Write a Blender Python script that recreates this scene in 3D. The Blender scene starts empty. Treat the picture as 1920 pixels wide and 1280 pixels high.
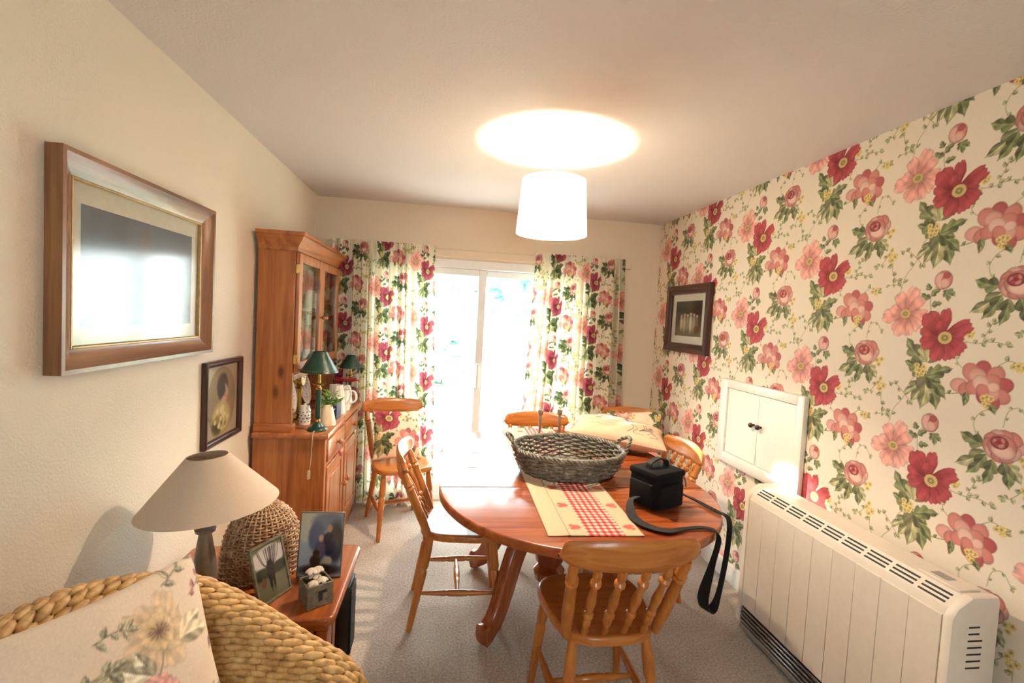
import bpy, bmesh, math, random
import numpy as np
from mathutils import Vector, Matrix

# ------------------------------------------------------------------ camera, world, light
scene = bpy.context.scene
col = scene.collection
F_PX, YAW, PITCH, ROLL, CAM_H = 900.0, math.radians(8.0), math.radians(-2.75), math.radians(3.1), 1.5
fw = Vector((math.sin(YAW)*math.cos(PITCH), math.cos(YAW)*math.cos(PITCH), math.sin(PITCH)))
rt = Vector((math.cos(YAW), -math.sin(YAW), 0)); up = rt.cross(fw)
cr, sr = math.cos(ROLL), math.sin(ROLL)
cR = rt*cr + up*sr; cU = up*cr - rt*sr
cam_d = bpy.data.cameras.new('camera'); cam = bpy.data.objects.new('camera', cam_d); col.objects.link(cam)
cam_d.sensor_width = 36; cam_d.lens = F_PX/1920*36; cam_d.clip_start = 0.05
cam.matrix_world = Matrix(((cR.x, cU.x, -fw.x, 0), (cR.y, cU.y, -fw.y, 0), (cR.z, cU.z, -fw.z, CAM_H), (0, 0, 0, 1)))
scene.camera = cam
scene.view_settings.view_transform = 'Standard'
scene.view_settings.look = 'None'
scene.view_settings.exposure = 0.82
scene.view_settings.gamma = 1.0
scene.view_settings.use_curve_mapping = False
scene.cycles.use_denoising = True
scene.cycles.max_bounces = 7; scene.cycles.diffuse_bounces = 4; scene.cycles.glossy_bounces = 3; scene.cycles.transmission_bounces = 4; scene.cycles.transparent_max_bounces = 10
scene.cycles.caustics_reflective = False; scene.cycles.caustics_refractive = False
scene.cycles.use_adaptive_sampling = True; scene.cycles.adaptive_threshold = 0.10; scene.cycles.adaptive_min_samples = 20; scene.cycles.use_light_tree = False

SKY = 10.0
BULB = 1500.0
world = bpy.data.worlds.new('daylight'); scene.world = world; world.use_nodes = True
bg = world.node_tree.nodes['Background']
bg.inputs[0].default_value = (0.90, 0.96, 1.0, 1); bg.inputs[1].default_value = SKY

XL, XR, YB, YF, ZC = -1.0, 1.755, 3.85, -1.7, 2.345

def add_light(name, kind, loc, target, energy, color, **kw):
    d = bpy.data.lights.new(name, kind); d.energy = energy; d.color = color
    o = bpy.data.objects.new(name, d); col.objects.link(o); o.location = loc
    o.rotation_euler = (Vector(target)-Vector(loc)).to_track_quat('-Z', 'Y').to_euler()
    for k, v in kw.items(): setattr(d, k, v)
    return o
# portals tell the renderer where the sky comes in (patio door, window behind the camera)
pl = add_light('door_portal', 'AREA', (0.29, YB+0.16, 1.0), (0.29, 0, 1.0), 1, (1, 1, 1), shape='RECTANGLE', size=1.8, size_y=1.95)
pl.data.cycles.is_portal = True
pl = add_light('window_portal', 'AREA', (0.35, YF-0.14, 1.55), (0.35, 3, 1.55), 1, (1, 1, 1), shape='RECTANGLE', size=1.0, size_y=0.9)
pl.data.cycles.is_portal = True
# low sun reaching in between the garden trees
SUN_AT = Vector((1.56, 2.29, 0.79)); SUN_DIR = Vector((0.66, -0.72, -0.27)).normalized()
sunspot = add_light('sun_shaft', 'SPOT', SUN_AT - SUN_DIR*9, SUN_AT, 17000, (1.0, 0.9, 0.72), spot_size=math.radians(1.25), spot_blend=0.12, shadow_soft_size=0.04)

# ------------------------------------------------------------------ helpers
def tag(o, label=None, cat=None, group=None, kind=None):
    if label: o['label'] = label
    if cat: o['category'] = cat
    if group: o['group'] = group
    if kind: o['kind'] = kind
    return o
def thing(name, label, cat, loc=(0, 0, 0), rz=0.0, group=None):
    o = bpy.data.objects.new(name, None); col.objects.link(o)
    o.empty_display_size = 0.05
    o.location = loc; o.rotation_euler = (0, 0, rz)
    return tag(o, label, cat, group)
def copy_tree(o, parent=None):
    c = o.copy(); col.objects.link(c); c.parent = parent
    for ch in list(o.children): copy_tree(ch, c)
    return c
def mesh_obj(name, verts, faces, mat, parent=None, angle=40, smooth=True):
    me = bpy.data.meshes.new(name); me.from_pydata([tuple(v) for v in verts], [], faces); me.update()
    bm = bmesh.new(); bm.from_mesh(me); bmesh.ops.recalc_face_normals(bm, faces=bm.faces); bm.to_mesh(me); bm.free()
    if smooth:
        me.shade_smooth(); me.set_sharp_from_angle(angle=math.radians(angle))
    me.materials.append(mat)
    o = bpy.data.objects.new(name, me); col.objects.link(o); o.parent = parent
    return o

class MB:
    def __init__(s): s.v = []; s.f = []
    def add(s, verts, faces):
        n = len(s.v); s.v += [tuple(v) for v in verts]; s.f += [tuple(i+n for i in f) for f in faces]; return s
    def box(s, c, size, b=0.0, rot=None):
        bm = bmesh.new(); bmesh.ops.create_cube(bm, size=1)
        for v in bm.verts: v.co = Vector((v.co.x*size[0], v.co.y*size[1], v.co.z*size[2]))
        if b > 0:
            b = min(b, min(size)*0.45)
            bmesh.ops.bevel(bm, geom=list(bm.edges), offset=b, segments=2 if b > 0.004 else 1, profile=0.5, affect='EDGES')
        M = rot if rot is not None else Matrix.Identity(3)
        bm.verts.ensure_lookup_table()
        vs = [M @ v.co + Vector(c) for v in bm.verts]; fs = [[v.index for v in f.verts] for f in bm.faces]
        bm.free(); return s.add(vs, fs)
    def bb(s, x0, x1, y0, y1, z0, z1, b=0.0):
        return s.box(((x0+x1)/2, (y0+y1)/2, (z0+z1)/2), (abs(x1-x0), abs(y1-y0), abs(z1-z0)), b)
    def turn(s, p0, p1, prof, n=14, cap=True, flat=None):
        # turned shape from p0 to p1, prof = [(t, radius)]
        p0 = Vector(p0); p1 = Vector(p1); d = p1-p0; L = d.length; d.normalize()
        a = d.orthogonal().normalized() if abs(d.z) < 0.95 else Vector((1, 0, 0)) - d*d.x
        a.normalize(); b = d.cross(a)
        vs = []; fs = []
        for t, r in prof:
            c = p0+d*(L*t)
            for k in range(n):
                th = 2*math.pi*k/n
                vs.append(c + a*(r*math.cos(th)) + b*(r*math.sin(th)*(flat or 1)))
        m = len(prof)
        for i in range(m-1):
            for k in range(n):
                k2 = (k+1) % n
                fs.append((i*n+k, i*n+k2, (i+1)*n+k2, (i+1)*n+k))
        if cap: fs.append(tuple(range(n-1, -1, -1))); fs.append(tuple((m-1)*n+k for k in range(n)))
        return s.add(vs, fs)
    def lathe(s, c, prof, n=32, closed=False):
        # profile [(r, z)] about the vertical axis through c
        vs = []; fs = []
        for r, z in prof:
            for k in range(n):
                th = 2*math.pi*k/n; vs.append((c[0]+r*math.cos(th), c[1]+r*math.sin(th), c[2]+z))
        m = len(prof)
        for i in range(m if closed else m-1):
            i2 = (i+1) % m
            for k in range(n):
                k2 = (k+1) % n
                fs.append((i*n+k, i*n+k2, i2*n+k2, i2*n+k))
        return s.add(vs, fs)
    def tube(s, pts, r, n=6, closed=False, cap=True):
        pts = [Vector(p) for p in pts]; m = len(pts); vs = []; fs = []
        rr = r if hasattr(r, '__len__') else [r]*m
        prev = None
        for i, p in enumerate(pts):
            if closed: d = pts[(i+1) % m]-pts[i-1]
            else: d = pts[min(i+1, m-1)]-pts[max(i-1, 0)]
            d = d.normalized() if d.length > 1e-9 else Vector((0, 0, 1))
            if prev is None: a = d.orthogonal().normalized()
            else:
                a = prev-d*prev.dot(d)
                a = a.normalized() if a.length > 1e-6 else d.orthogonal().normalized()
            prev = a; b = d.cross(a)
            for k in range(n):
                th = 2*math.pi*k/n; vs.append(p+a*(rr[i]*math.cos(th))+b*(rr[i]*math.sin(th)))
        for i in range(m if closed else m-1):
            i2 = (i+1) % m
            for k in range(n):
                k2 = (k+1) % n; fs.append((i*n+k, i*n+k2, i2*n+k2, i2*n+k))
        if cap and not closed: fs.append(tuple(range(n-1, -1, -1))); fs.append(tuple((m-1)*n+k for k in range(n)))
        return s.add(vs, fs)
    def ball(s, c, r, nu=10, nv=7, rot=None):
        R = (r, r, r) if not hasattr(r, '__len__') else r
        vs = []; fs = []; c = Vector(c)
        for j in range(1, nv):
            ph = math.pi*j/nv
            for k in range(nu):
                th = 2*math.pi*k/nu
                p = Vector((R[0]*math.sin(ph)*math.cos(th), R[1]*math.sin(ph)*math.sin(th), R[2]*math.cos(ph)))
                vs.append(c+(rot @ p if rot is not None else p))
        t = Vector((0, 0, R[2])); t = rot @ t if rot is not None else t
        vs += [c+t, c-t]; T = len(vs)-2
        for j in range(nv-2):
            for k in range(nu):
                k2 = (k+1) % nu; fs.append((j*nu+k, (j+1)*nu+k, (j+1)*nu+k2, j*nu+k2))
        for k in range(nu):
            k2 = (k+1) % nu; fs.append((T, k, k2)); fs.append((T+1, (nv-2)*nu+k2, (nv-2)*nu+k))
        return s.add(vs, fs)
    def prism(s, poly, z0, z1, bev=0.0, nb=3):
        # outline polygon extruded with rounded upper and lower edges
        P = np.array(poly, float); n = len(P)
        nx = np.roll(P, -1, 0)-P; nx /= np.maximum(np.linalg.norm(nx, axis=1, keepdims=True), 1e-9)
        pv = P-np.roll(P, 1, 0); pv /= np.maximum(np.linalg.norm(pv, axis=1, keepdims=True), 1e-9)
        nrm = np.stack([nx[:, 1]+pv[:, 1], -nx[:, 0]-pv[:, 0]], 1); nrm /= np.maximum(np.linalg.norm(nrm, axis=1, keepdims=True), 1e-9)
        area = 0.5*np.sum(P[:, 0]*np.roll(P[:, 1], -1)-np.roll(P[:, 0], -1)*P[:, 1])
        if area < 0: nrm = -nrm
        lv = []
        if bev > 0:
            for i in range(nb+1):
                a = math.pi/2*i/nb; lv.append((bev*(1-math.sin(a)), z0+bev*(1-math.cos(a))))
            for i in range(nb+1):
                a = math.pi/2*i/nb; lv.append((bev*(1-math.cos(a)), z1-bev*(1-math.sin(a))))
        else: lv = [(0, z0), (0, z1)]
        vs = []; fs = []
        for ins, z in lv:
            Q = P-nrm*ins; vs += [(q[0], q[1], z) for q in Q]
        for i in range(len(lv)-1):
            for k in range(n):
                k2 = (k+1) % n; fs.append((i*n+k, i*n+k2, (i+1)*n+k2, (i+1)*n+k))
        fs.append(tuple(range(n-1, -1, -1))); fs.append(tuple((len(lv)-1)*n+k for k in range(n)))
        return s.add(vs, fs)
    def ribbon(s, pts, side, w, th):
        # flat strap along pts; side = list of sideways unit vectors
        vs = []; fs = []; m = len(pts)
        for i in range(m):
            p = Vector(pts[i]); sd = Vector(side[i]).normalized()
            d = (Vector(pts[min(i+1, m-1)])-Vector(pts[max(i-1, 0)])).normalized(); nn = d.cross(sd).normalized()
            ww = w[i] if hasattr(w, '__len__') else w; tt = th[i] if hasattr(th, '__len__') else th
            vs += [p-sd*ww/2-nn*tt/2, p+sd*ww/2-nn*tt/2, p+sd*ww/2+nn*tt/2, p-sd*ww/2+nn*tt/2]
        for i in range(m-1):
            for k in range(4): k2 = (k+1) % 4; fs.append((i*4+k, i*4+k2, (i+1)*4+k2, (i+1)*4+k))
        fs += [(3, 2, 1, 0), tuple((m-1)*4+k for k in range(4))]
        return s.add(vs, fs)
    def build(s, name, mat, parent=None, angle=40): return mesh_obj(name, s.v, s.f, mat, parent, angle)

def spline(pts, n=8, closed=False):
    pts = [Vector(p) for p in pts]; m = len(pts); out = []
    for i in range(m if closed else m-1):
        if closed: p0, p1, p2, p3 = pts[i-1], pts[i], pts[(i+1) % m], pts[(i+2) % m]
        else: p0, p1, p2, p3 = pts[max(i-1, 0)], pts[i], pts[i+1], pts[min(i+2, m-1)]
        for k in range(n):
            t = k/n
            out.append(0.5*((2*p1)+(p2-p0)*t+(2*p0-5*p1+4*p2-p3)*t*t+(3*p1-p0-3*p2+p3)*t**3))
    if not closed: out.append(pts[-1])
    return out
def rounded_rect(x0, x1, y0, y1, r, n=5):
    P = []
    for cx, cy, a0 in ((x1-r, y0+r, -90), (x1-r, y1-r, 0), (x0+r, y1-r, 90), (x0+r, y0+r, 180)):
        for i in range(n+1):
            a = math.radians(a0+90*i/n); P.append((cx+r*math.cos(a), cy+r*math.sin(a)))
    return P
def rotz(a): return Matrix.Rotation(a, 3, 'Z')

# ------------------------------------------------------------------ materials
def lin(c):
    c = np.asarray(c, float)/255.0
    return np.where(c <= 0.04045, c/12.92, ((c+0.055)/1.055)**2.4)
def rgba(c): l = lin(c); return (float(l[0]), float(l[1]), float(l[2]), 1.0)
def new_mat(name):
    m = bpy.data.materials.new(name); m.use_nodes = True; nt = m.node_tree; nt.nodes.clear()
    out = nt.nodes.new('ShaderNodeOutputMaterial'); p = nt.nodes.new('ShaderNodeBsdfPrincipled')
    nt.links.new(p.outputs[0], out.inputs[0]); return m, nt, p, out
def node(nt, t, **kw):
    n = nt.nodes.new(t)
    for k, v in kw.items():
        if isinstance(k, str) and hasattr(n, k) and k not in n.inputs: setattr(n, k, v)
        else: n.inputs[k].default_value = v
    return n
def coords(nt, scale=(1, 1, 1), rnd=False):
    tc = nt.nodes.new('ShaderNodeTexCoord'); mp = nt.nodes.new('ShaderNodeMapping')
    nt.links.new(tc.outputs['Object'], mp.inputs[0]); mp.inputs['Scale'].default_value = scale
    if rnd:
        oi = nt.nodes.new('ShaderNodeObjectInfo'); ml = node(nt, 'ShaderNodeMath', operation='MULTIPLY'); ml.inputs[1].default_value = 37.0
        nt.links.new(oi.outputs['Random'], ml.inputs[0]); nt.links.new(ml.outputs[0], mp.inputs['Location'])
    return mp
def bump(nt, p, height, strength, dist):
    b = nt.nodes.new('ShaderNodeBump'); b.inputs['Strength'].default_value = strength; b.inputs['Distance'].default_value = dist
    nt.links.new(height, b.inputs['Height']); nt.links.new(b.outputs[0], p.inputs['Normal']); return b
def ramp(nt, fac, stops):
    r = nt.nodes.new('ShaderNodeValToRGB'); e = r.color_ramp.elements
    while len(e) < len(stops): e.new(0.5)
    for i, (t, c) in enumerate(stops): e[i].position = t; e[i].color = rgba(c)
    nt.links.new(fac, r.inputs[0]); return r
def plain(name, c, rough=0.5, metal=0.0, noise=0.06, nscale=40, bmp=0.0, bdist=0.001, spec=0.5, sheen=0):
    m, nt, p, out = new_mat(name)
    mp = coords(nt); n = node(nt, 'ShaderNodeTexNoise', Scale=nscale, Detail=4.0); nt.links.new(mp.outputs[0], n.inputs['Vector'])
    c = np.array(c, float)
    r = ramp(nt, n.outputs[0], [(0.3, np.clip(c*(1-noise), 0, 255)), (0.7, np.clip(c*(1+noise), 0, 255))])
    nt.links.new(r.outputs[0], p.inputs['Base Color']); p.inputs['Roughness'].default_value = rough; p.inputs['Metallic'].default_value = metal
    p.inputs['Specular IOR Level'].default_value = spec
    if sheen: p.inputs['Sheen Weight'].default_value = sheen
    if bmp: bump(nt, p, n.outputs[0], bmp, bdist)
    return m
def wood(name, dark, mid, light, axis='z', rough=0.3, scale=1.0, knots=0.0, coat=0.3):
    m, nt, p, out = new_mat(name)
    s = {'x': (1.6, 26, 26), 'y': (26, 1.6, 26), 'z': (26, 26, 1.6)}[axis]
    mp = coords(nt, tuple(q*scale for q in s), rnd=True)
    n = node(nt, 'ShaderNodeTexNoise', Scale=1.0, Detail=5.0, Roughness=0.6, Distortion=0.6); nt.links.new(mp.outputs[0], n.inputs['Vector'])
    r = ramp(nt, n.outputs[0], [(0.28, dark), (0.5, mid), (0.75, light)])
    colr = r.outputs[0]
    if knots:
        s2 = {'x': (3.0, 7.5, 7.5), 'y': (7.5, 3.0, 7.5), 'z': (7.5, 7.5, 3.0)}[axis]
        mp2 = coords(nt, s2, rnd=True)
        v = node(nt, 'ShaderNodeTexVoronoi', Scale=1.0, Randomness=1.0); nt.links.new(mp2.outputs[0], v.inputs['Vector'])
        k = nt.nodes.new('ShaderNodeValToRGB'); k.color_ramp.elements[0].position = 0.05; k.color_ramp.elements[0].color = (1, 1, 1, 1)
        k.color_ramp.elements[1].position = 0.15; k.color_ramp.elements[1].color = (0, 0, 0, 1)
        nt.links.new(v.outputs['Distance'], k.inputs[0])
        ml = node(nt, 'ShaderNodeMath', operation='MULTIPLY'); ml.inputs[1].default_value = knots; nt.links.new(k.outputs[0], ml.inputs[0])
        mx = nt.nodes.new('ShaderNodeMix'); mx.data_type = 'RGBA'; nt.links.new(ml.outputs[0], mx.inputs[0])
        nt.links.new(colr, mx.inputs[6]); mx.inputs[7].default_value = rgba(np.array(dark)*0.45); colr = mx.outputs[2]
    nt.links.new(colr, p.inputs['Base Color']); p.inputs['Roughness'].default_value = rough
    p.inputs['Coat Weight'].default_value = coat; p.inputs['Coat Roughness'].default_value = 0.12
    bump(nt, p, n.outputs[0], 0.08, 0.001)
    return m
def woods(name, dark, mid, light, **kw): return {a: wood(name+'_'+a, dark, mid, light, a, **kw) for a in 'xyz'}
def printed(name, rough=0.8, trans=0.0, weave=0.0, wscale=900, spec=0.3):
    m, nt, p, out = new_mat(name)
    at = node(nt, 'ShaderNodeAttribute', attribute_name='print'); nt.links.new(at.outputs['Color'], p.inputs['Base Color'])
    p.inputs['Roughness'].default_value = rough; p.inputs['Specular IOR Level'].default_value = spec
    if weave:
        mp = coords(nt); n = node(nt, 'ShaderNodeTexNoise', Scale=wscale, Detail=2.0); nt.links.new(mp.outputs[0], n.inputs['Vector'])
        bump(nt, p, n.outputs[0], weave, 0.0006)
    if trans:
        t = nt.nodes.new('ShaderNodeBsdfTranslucent'); nt.links.new(at.outputs['Color'], t.inputs[0])
        mx = nt.nodes.new('ShaderNodeMixShader'); mx.inputs[0].default_value = trans
        nt.links.new(p.outputs[0], mx.inputs[1]); nt.links.new(t.outputs[0], mx.inputs[2]); nt.links.new(mx.outputs[0], out.inputs[0])
    return m
def glass(name, tint=(255, 255, 255), rough=0.0, ior=1.5):
    m, nt, p, out = new_mat(name); nt.nodes.remove(p)
    tr = node(nt, 'ShaderNodeBsdfTransparent'); tr.inputs[0].default_value = rgba(tint)
    gl = node(nt, 'ShaderNodeBsdfGlossy'); gl.inputs['Roughness'].default_value = rough
    lw = node(nt, 'ShaderNodeLayerWeight'); lw.inputs[0].default_value = 0.5
    pw = node(nt, 'ShaderNodeMath', operation='POWER'); pw.inputs[1].default_value = 5.0; nt.links.new(lw.outputs['Facing'], pw.inputs[0])
    fr = node(nt, 'ShaderNodeMath', operation='MULTIPLY_ADD'); fr.inputs[1].default_value = 0.96; fr.inputs[2].default_value = ((ior-1)/(ior+1))**2; nt.links.new(pw.outputs[0], fr.inputs[0])
    mx = nt.nodes.new('ShaderNodeMixShader'); nt.links.new(fr.outputs[0], mx.inputs[0])
    nt.links.new(tr.outputs[0], mx.inputs[1]); nt.links.new(gl.outputs[0], mx.inputs[2]); nt.links.new(mx.outputs[0], out.inputs[0])
    return m
def emit(name, c, s):
    m, nt, p, out = new_mat(name)
    p.inputs['Base Color'].default_value = rgba(c); p.inputs['Emission Color'].default_value = rgba(c); p.inputs['Emission Strength'].default_value = s
    return m

M = {}
PINE = woods('dresser_pine', (142, 76, 36), (174, 104, 54), (196, 130, 76), rough=0.35, knots=0.75)
CHAIRW = woods('honey_beech', (164, 92, 38), (188, 114, 50), (206, 138, 68), rough=0.3, scale=1.6, coat=0.25)
TABW = woods('table_pine', (122, 54, 24), (154, 78, 38), (178, 100, 54), rough=0.22, knots=0.6, coat=0.1)
SIDEW = woods('side_table_pine', (124, 60, 24), (156, 82, 34), (178, 102, 46), rough=0.25, knots=0.4)
FRAMEW = woods('walnut_frame', (100, 64, 40), (136, 92, 60), (164, 118, 78), rough=0.35)
DARKW = woods('dark_frame', (44, 22, 18), (66, 34, 26), (84, 46, 34), rough=0.35)
M['gold'] = plain('gold_slip', (190, 160, 106), 0.45, 0.4)
M['brass'] = plain('brass', (206, 170, 92), 0.22, 1.0)
M['silver'] = plain('silver', (128, 110, 94), 0.35, 0.4)
M['pewter'] = plain('pewter', (164, 156, 146), 0.32, 0.5)
M['white'] = plain('white_gloss', (236, 230, 220), 0.32, noise=0.01)
M['upvc'] = plain('white_upvc', (236, 238, 240), 0.3, noise=0.01)
M['heater'] = plain('heater_enamel', (226, 214, 200), 0.42, noise=0.012)
M['heater_grey'] = plain('heater_grey', (150, 146, 140), 0.4, noise=0.03)
M['slot'] = plain('vent_dark', (40, 38, 36), 0.7)
M['steel'] = plain('brushed_steel', (150, 148, 146), 0.3, 0.9)
M['green'] = plain('green_enamel', (22, 62, 48), 0.35, noise=0.08)
M['ceramic'] = plain('white_ceramic', (232, 226, 214), 0.22, noise=0.015)
M['cream'] = plain('cream_enamel', (230, 212, 182), 0.3, noise=0.03)
M['plate'] = plain('patterned_plate', (206, 196, 190), 0.25, noise=0.2, nscale=60)
M['bluebox'] = plain('navy_tin', (34, 36, 74), 0.35)
M['black'] = plain('black_nylon', (13, 13, 14), 0.85, spec=0.25, noise=0.2, nscale=500, bmp=0.3, bdist=0.0006)
M['strap'] = plain('black_webbing', (16, 16, 17), 0.7, noise=0.2, nscale=600)
M['knob'] = plain('brown_knob', (70, 34, 20), 0.25)
M['shade'] = plain('lamp_linen', (196, 176, 156), 0.85, noise=0.03, nscale=300, bmp=0.15, bdist=0.0005)
M['leaf'] = plain('plant_leaf', (104, 140, 62), 0.5, noise=0.25, nscale=30)
M['petal_red'] = plain('poinsettia_red', (180, 16, 26), 0.5, noise=0.2)
M['petal_white'] = plain('dried_white_petal', (214, 198, 180), 0.8, noise=0.08)
M['greybox'] = plain('grey_washed_wood', (112, 104, 84), 0.7, noise=0.2, nscale=60)
M['cord'] = plain('clear_flex', (196, 180, 150), 0.4)
M['heart'] = plain('checked_heart', (196, 110, 110), 0.8, noise=0.3, nscale=120)
M['wire'] = plain('white_wire', (226, 222, 214), 0.35)
M['blackbox'] = plain('black_plastic', (22, 21, 20), 0.4)
M['mat_cream'] = plain('mount_card', (224, 220, 202), 0.8, noise=0.02)
M['glass'] = glass('window_glass', (248, 252, 250))
M['glass_pic'] = glass('picture_glass', (252, 252, 252), 0.13)
M['print'] = printed('printed_card', 0.6)
M['wallpaper'] = printed('wallpaper', 0.75, weave=0.08, wscale=400)
M['curtain'] = printed('curtain_cotton', 0.9, trans=0.28, weave=0.2)
M['cushion'] = printed('cushion_cotton', 0.9, weave=0.25)
M['runner'] = printed('runner_cotton', 0.9, weave=0.25)

def wall_paint(name, c, bscale, bstr, bdist, blotch=0.02):
    m, nt, p, out = new_mat(name); mp = coords(nt)
    n = node(nt, 'ShaderNodeTexNoise', Scale=bscale, Detail=3.0, Roughness=0.55); nt.links.new(mp.outputs[0], n.inputs['Vector'])
    n2 = node(nt, 'ShaderNodeTexNoise', Scale=1.3, Detail=2.0); nt.links.new(mp.outputs[0], n2.inputs['Vector'])
    c = np.array(c, float); r = ramp(nt, n2.outputs[0], [(0.3, c*(1-blotch)), (0.7, np.clip(c*(1+blotch), 0, 255))])
    nt.links.new(r.outputs[0], p.inputs['Base Color']); p.inputs['Roughness'].default_value = 0.85; p.inputs['Specular IOR Level'].default_value = 0.25
    bump(nt, p, n.outputs[0], bstr, bdist); return m
M['wall'] = wall_paint('cream_woodchip_wall', (236, 225, 208), 130, 0.6, 0.004)
M['wall_smooth'] = wall_paint('cream_wall', (236, 220, 198), 160, 0.1, 0.002)
M['ceiling'] = wall_paint('textured_ceiling', (224, 216, 212), 110, 0.4, 0.005, 0.01)
def carpet():
    m, nt, p, out = new_mat('carpet_pile'); mp = coords(nt)
    n = node(nt, 'ShaderNodeTexNoise', Scale=95.0, Detail=4.0, Roughness=0.75); nt.links.new(mp.outputs[0], n.inputs['Vector'])
    n2 = node(nt, 'ShaderNodeTexNoise', Scale=3.0, Detail=3.0); nt.links.new(mp.outputs[0], n2.inputs['Vector'])
    ad = node(nt, 'ShaderNodeMath', operation='MULTIPLY_ADD'); ad.inputs[1].default_value = 0.25; nt.links.new(n2.outputs[0], ad.inputs[0]); nt.links.new(n.outputs[0], ad.inputs[2])
    r = ramp(nt, ad.outputs[0], [(0.35, (128, 112, 98)), (0.6, (184, 170, 156)), (0.85, (226, 214, 200))])
    nt.links.new(r.outputs[0], p.inputs['Base Color']); p.inputs['Roughness'].default_value = 1.0; p.inputs['Specular IOR Level'].default_value = 0.1
    p.inputs['Sheen Weight'].default_value = 0.3
    bump(nt, p, n.outputs[0], 0.9, 0.006); return m
M['carpet'] = carpet()
def seagrass(name, a, b, c):
    m, nt, p, out = new_mat(name); mp = coords(nt)
    n = node(nt, 'ShaderNodeTexNoise', Scale=38.0, Detail=3.0); nt.links.new(mp.outputs[0], n.inputs['Vector'])
    n2 = node(nt, 'ShaderNodeTexNoise', Scale=420.0, Detail=2.0); nt.links.new(mp.outputs[0], n2.inputs['Vector'])
    r = ramp(nt, n.outputs[0], [(0.3, a), (0.5, b), (0.72, c)]); nt.links.new(r.outputs[0], p.inputs['Base Color'])
    p.inputs['Roughness'].default_value = 0.5; bump(nt, p, n2.outputs[0], 0.25, 0.001); return m
M['seagrass'] = seagrass('seagrass', (160, 118, 66), (198, 156, 96), (222, 184, 126))
M['grey_willow'] = seagrass('grey_willow', (80, 78, 70), (112, 109, 98), (150, 146, 132))
M['brown_willow'] = seagrass('brown_willow', (146, 106, 76), (184, 144, 108), (214, 180, 142))
def shade_white():
    m, nt, p, out = new_mat('white_drum_shade')
    p.inputs['Base Color'].default_value = rgba((250, 248, 244)); p.inputs['Roughness'].default_value = 0.9
    t = nt.nodes.new('ShaderNodeBsdfTranslucent'); t.inputs[0].default_value = rgba((252, 250, 246))
    mx = nt.nodes.new('ShaderNodeMixShader'); mx.inputs[0].default_value = 0.55
    nt.links.new(p.outputs[0], mx.inputs[1]); nt.links.new(t.outputs[0], mx.inputs[2]); nt.links.new(mx.outputs[0], out.inputs[0]); return m
M['drum'] = shade_white()
M['lawn'] = plain('lawn', (176, 190, 160), 0.9, noise=0.1, nscale=5)
M['paving'] = plain('patio_paving', (214, 212, 206), 0.9, noise=0.05, nscale=8)
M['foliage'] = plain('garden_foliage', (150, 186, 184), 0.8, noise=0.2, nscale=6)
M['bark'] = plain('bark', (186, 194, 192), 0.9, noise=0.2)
M['bluepaint'] = plain('blue_painted_wood', (150, 184, 206), 0.6)
M['fence'] = plain('fence_board', (150, 130, 110), 0.9, noise=0.15)

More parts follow.
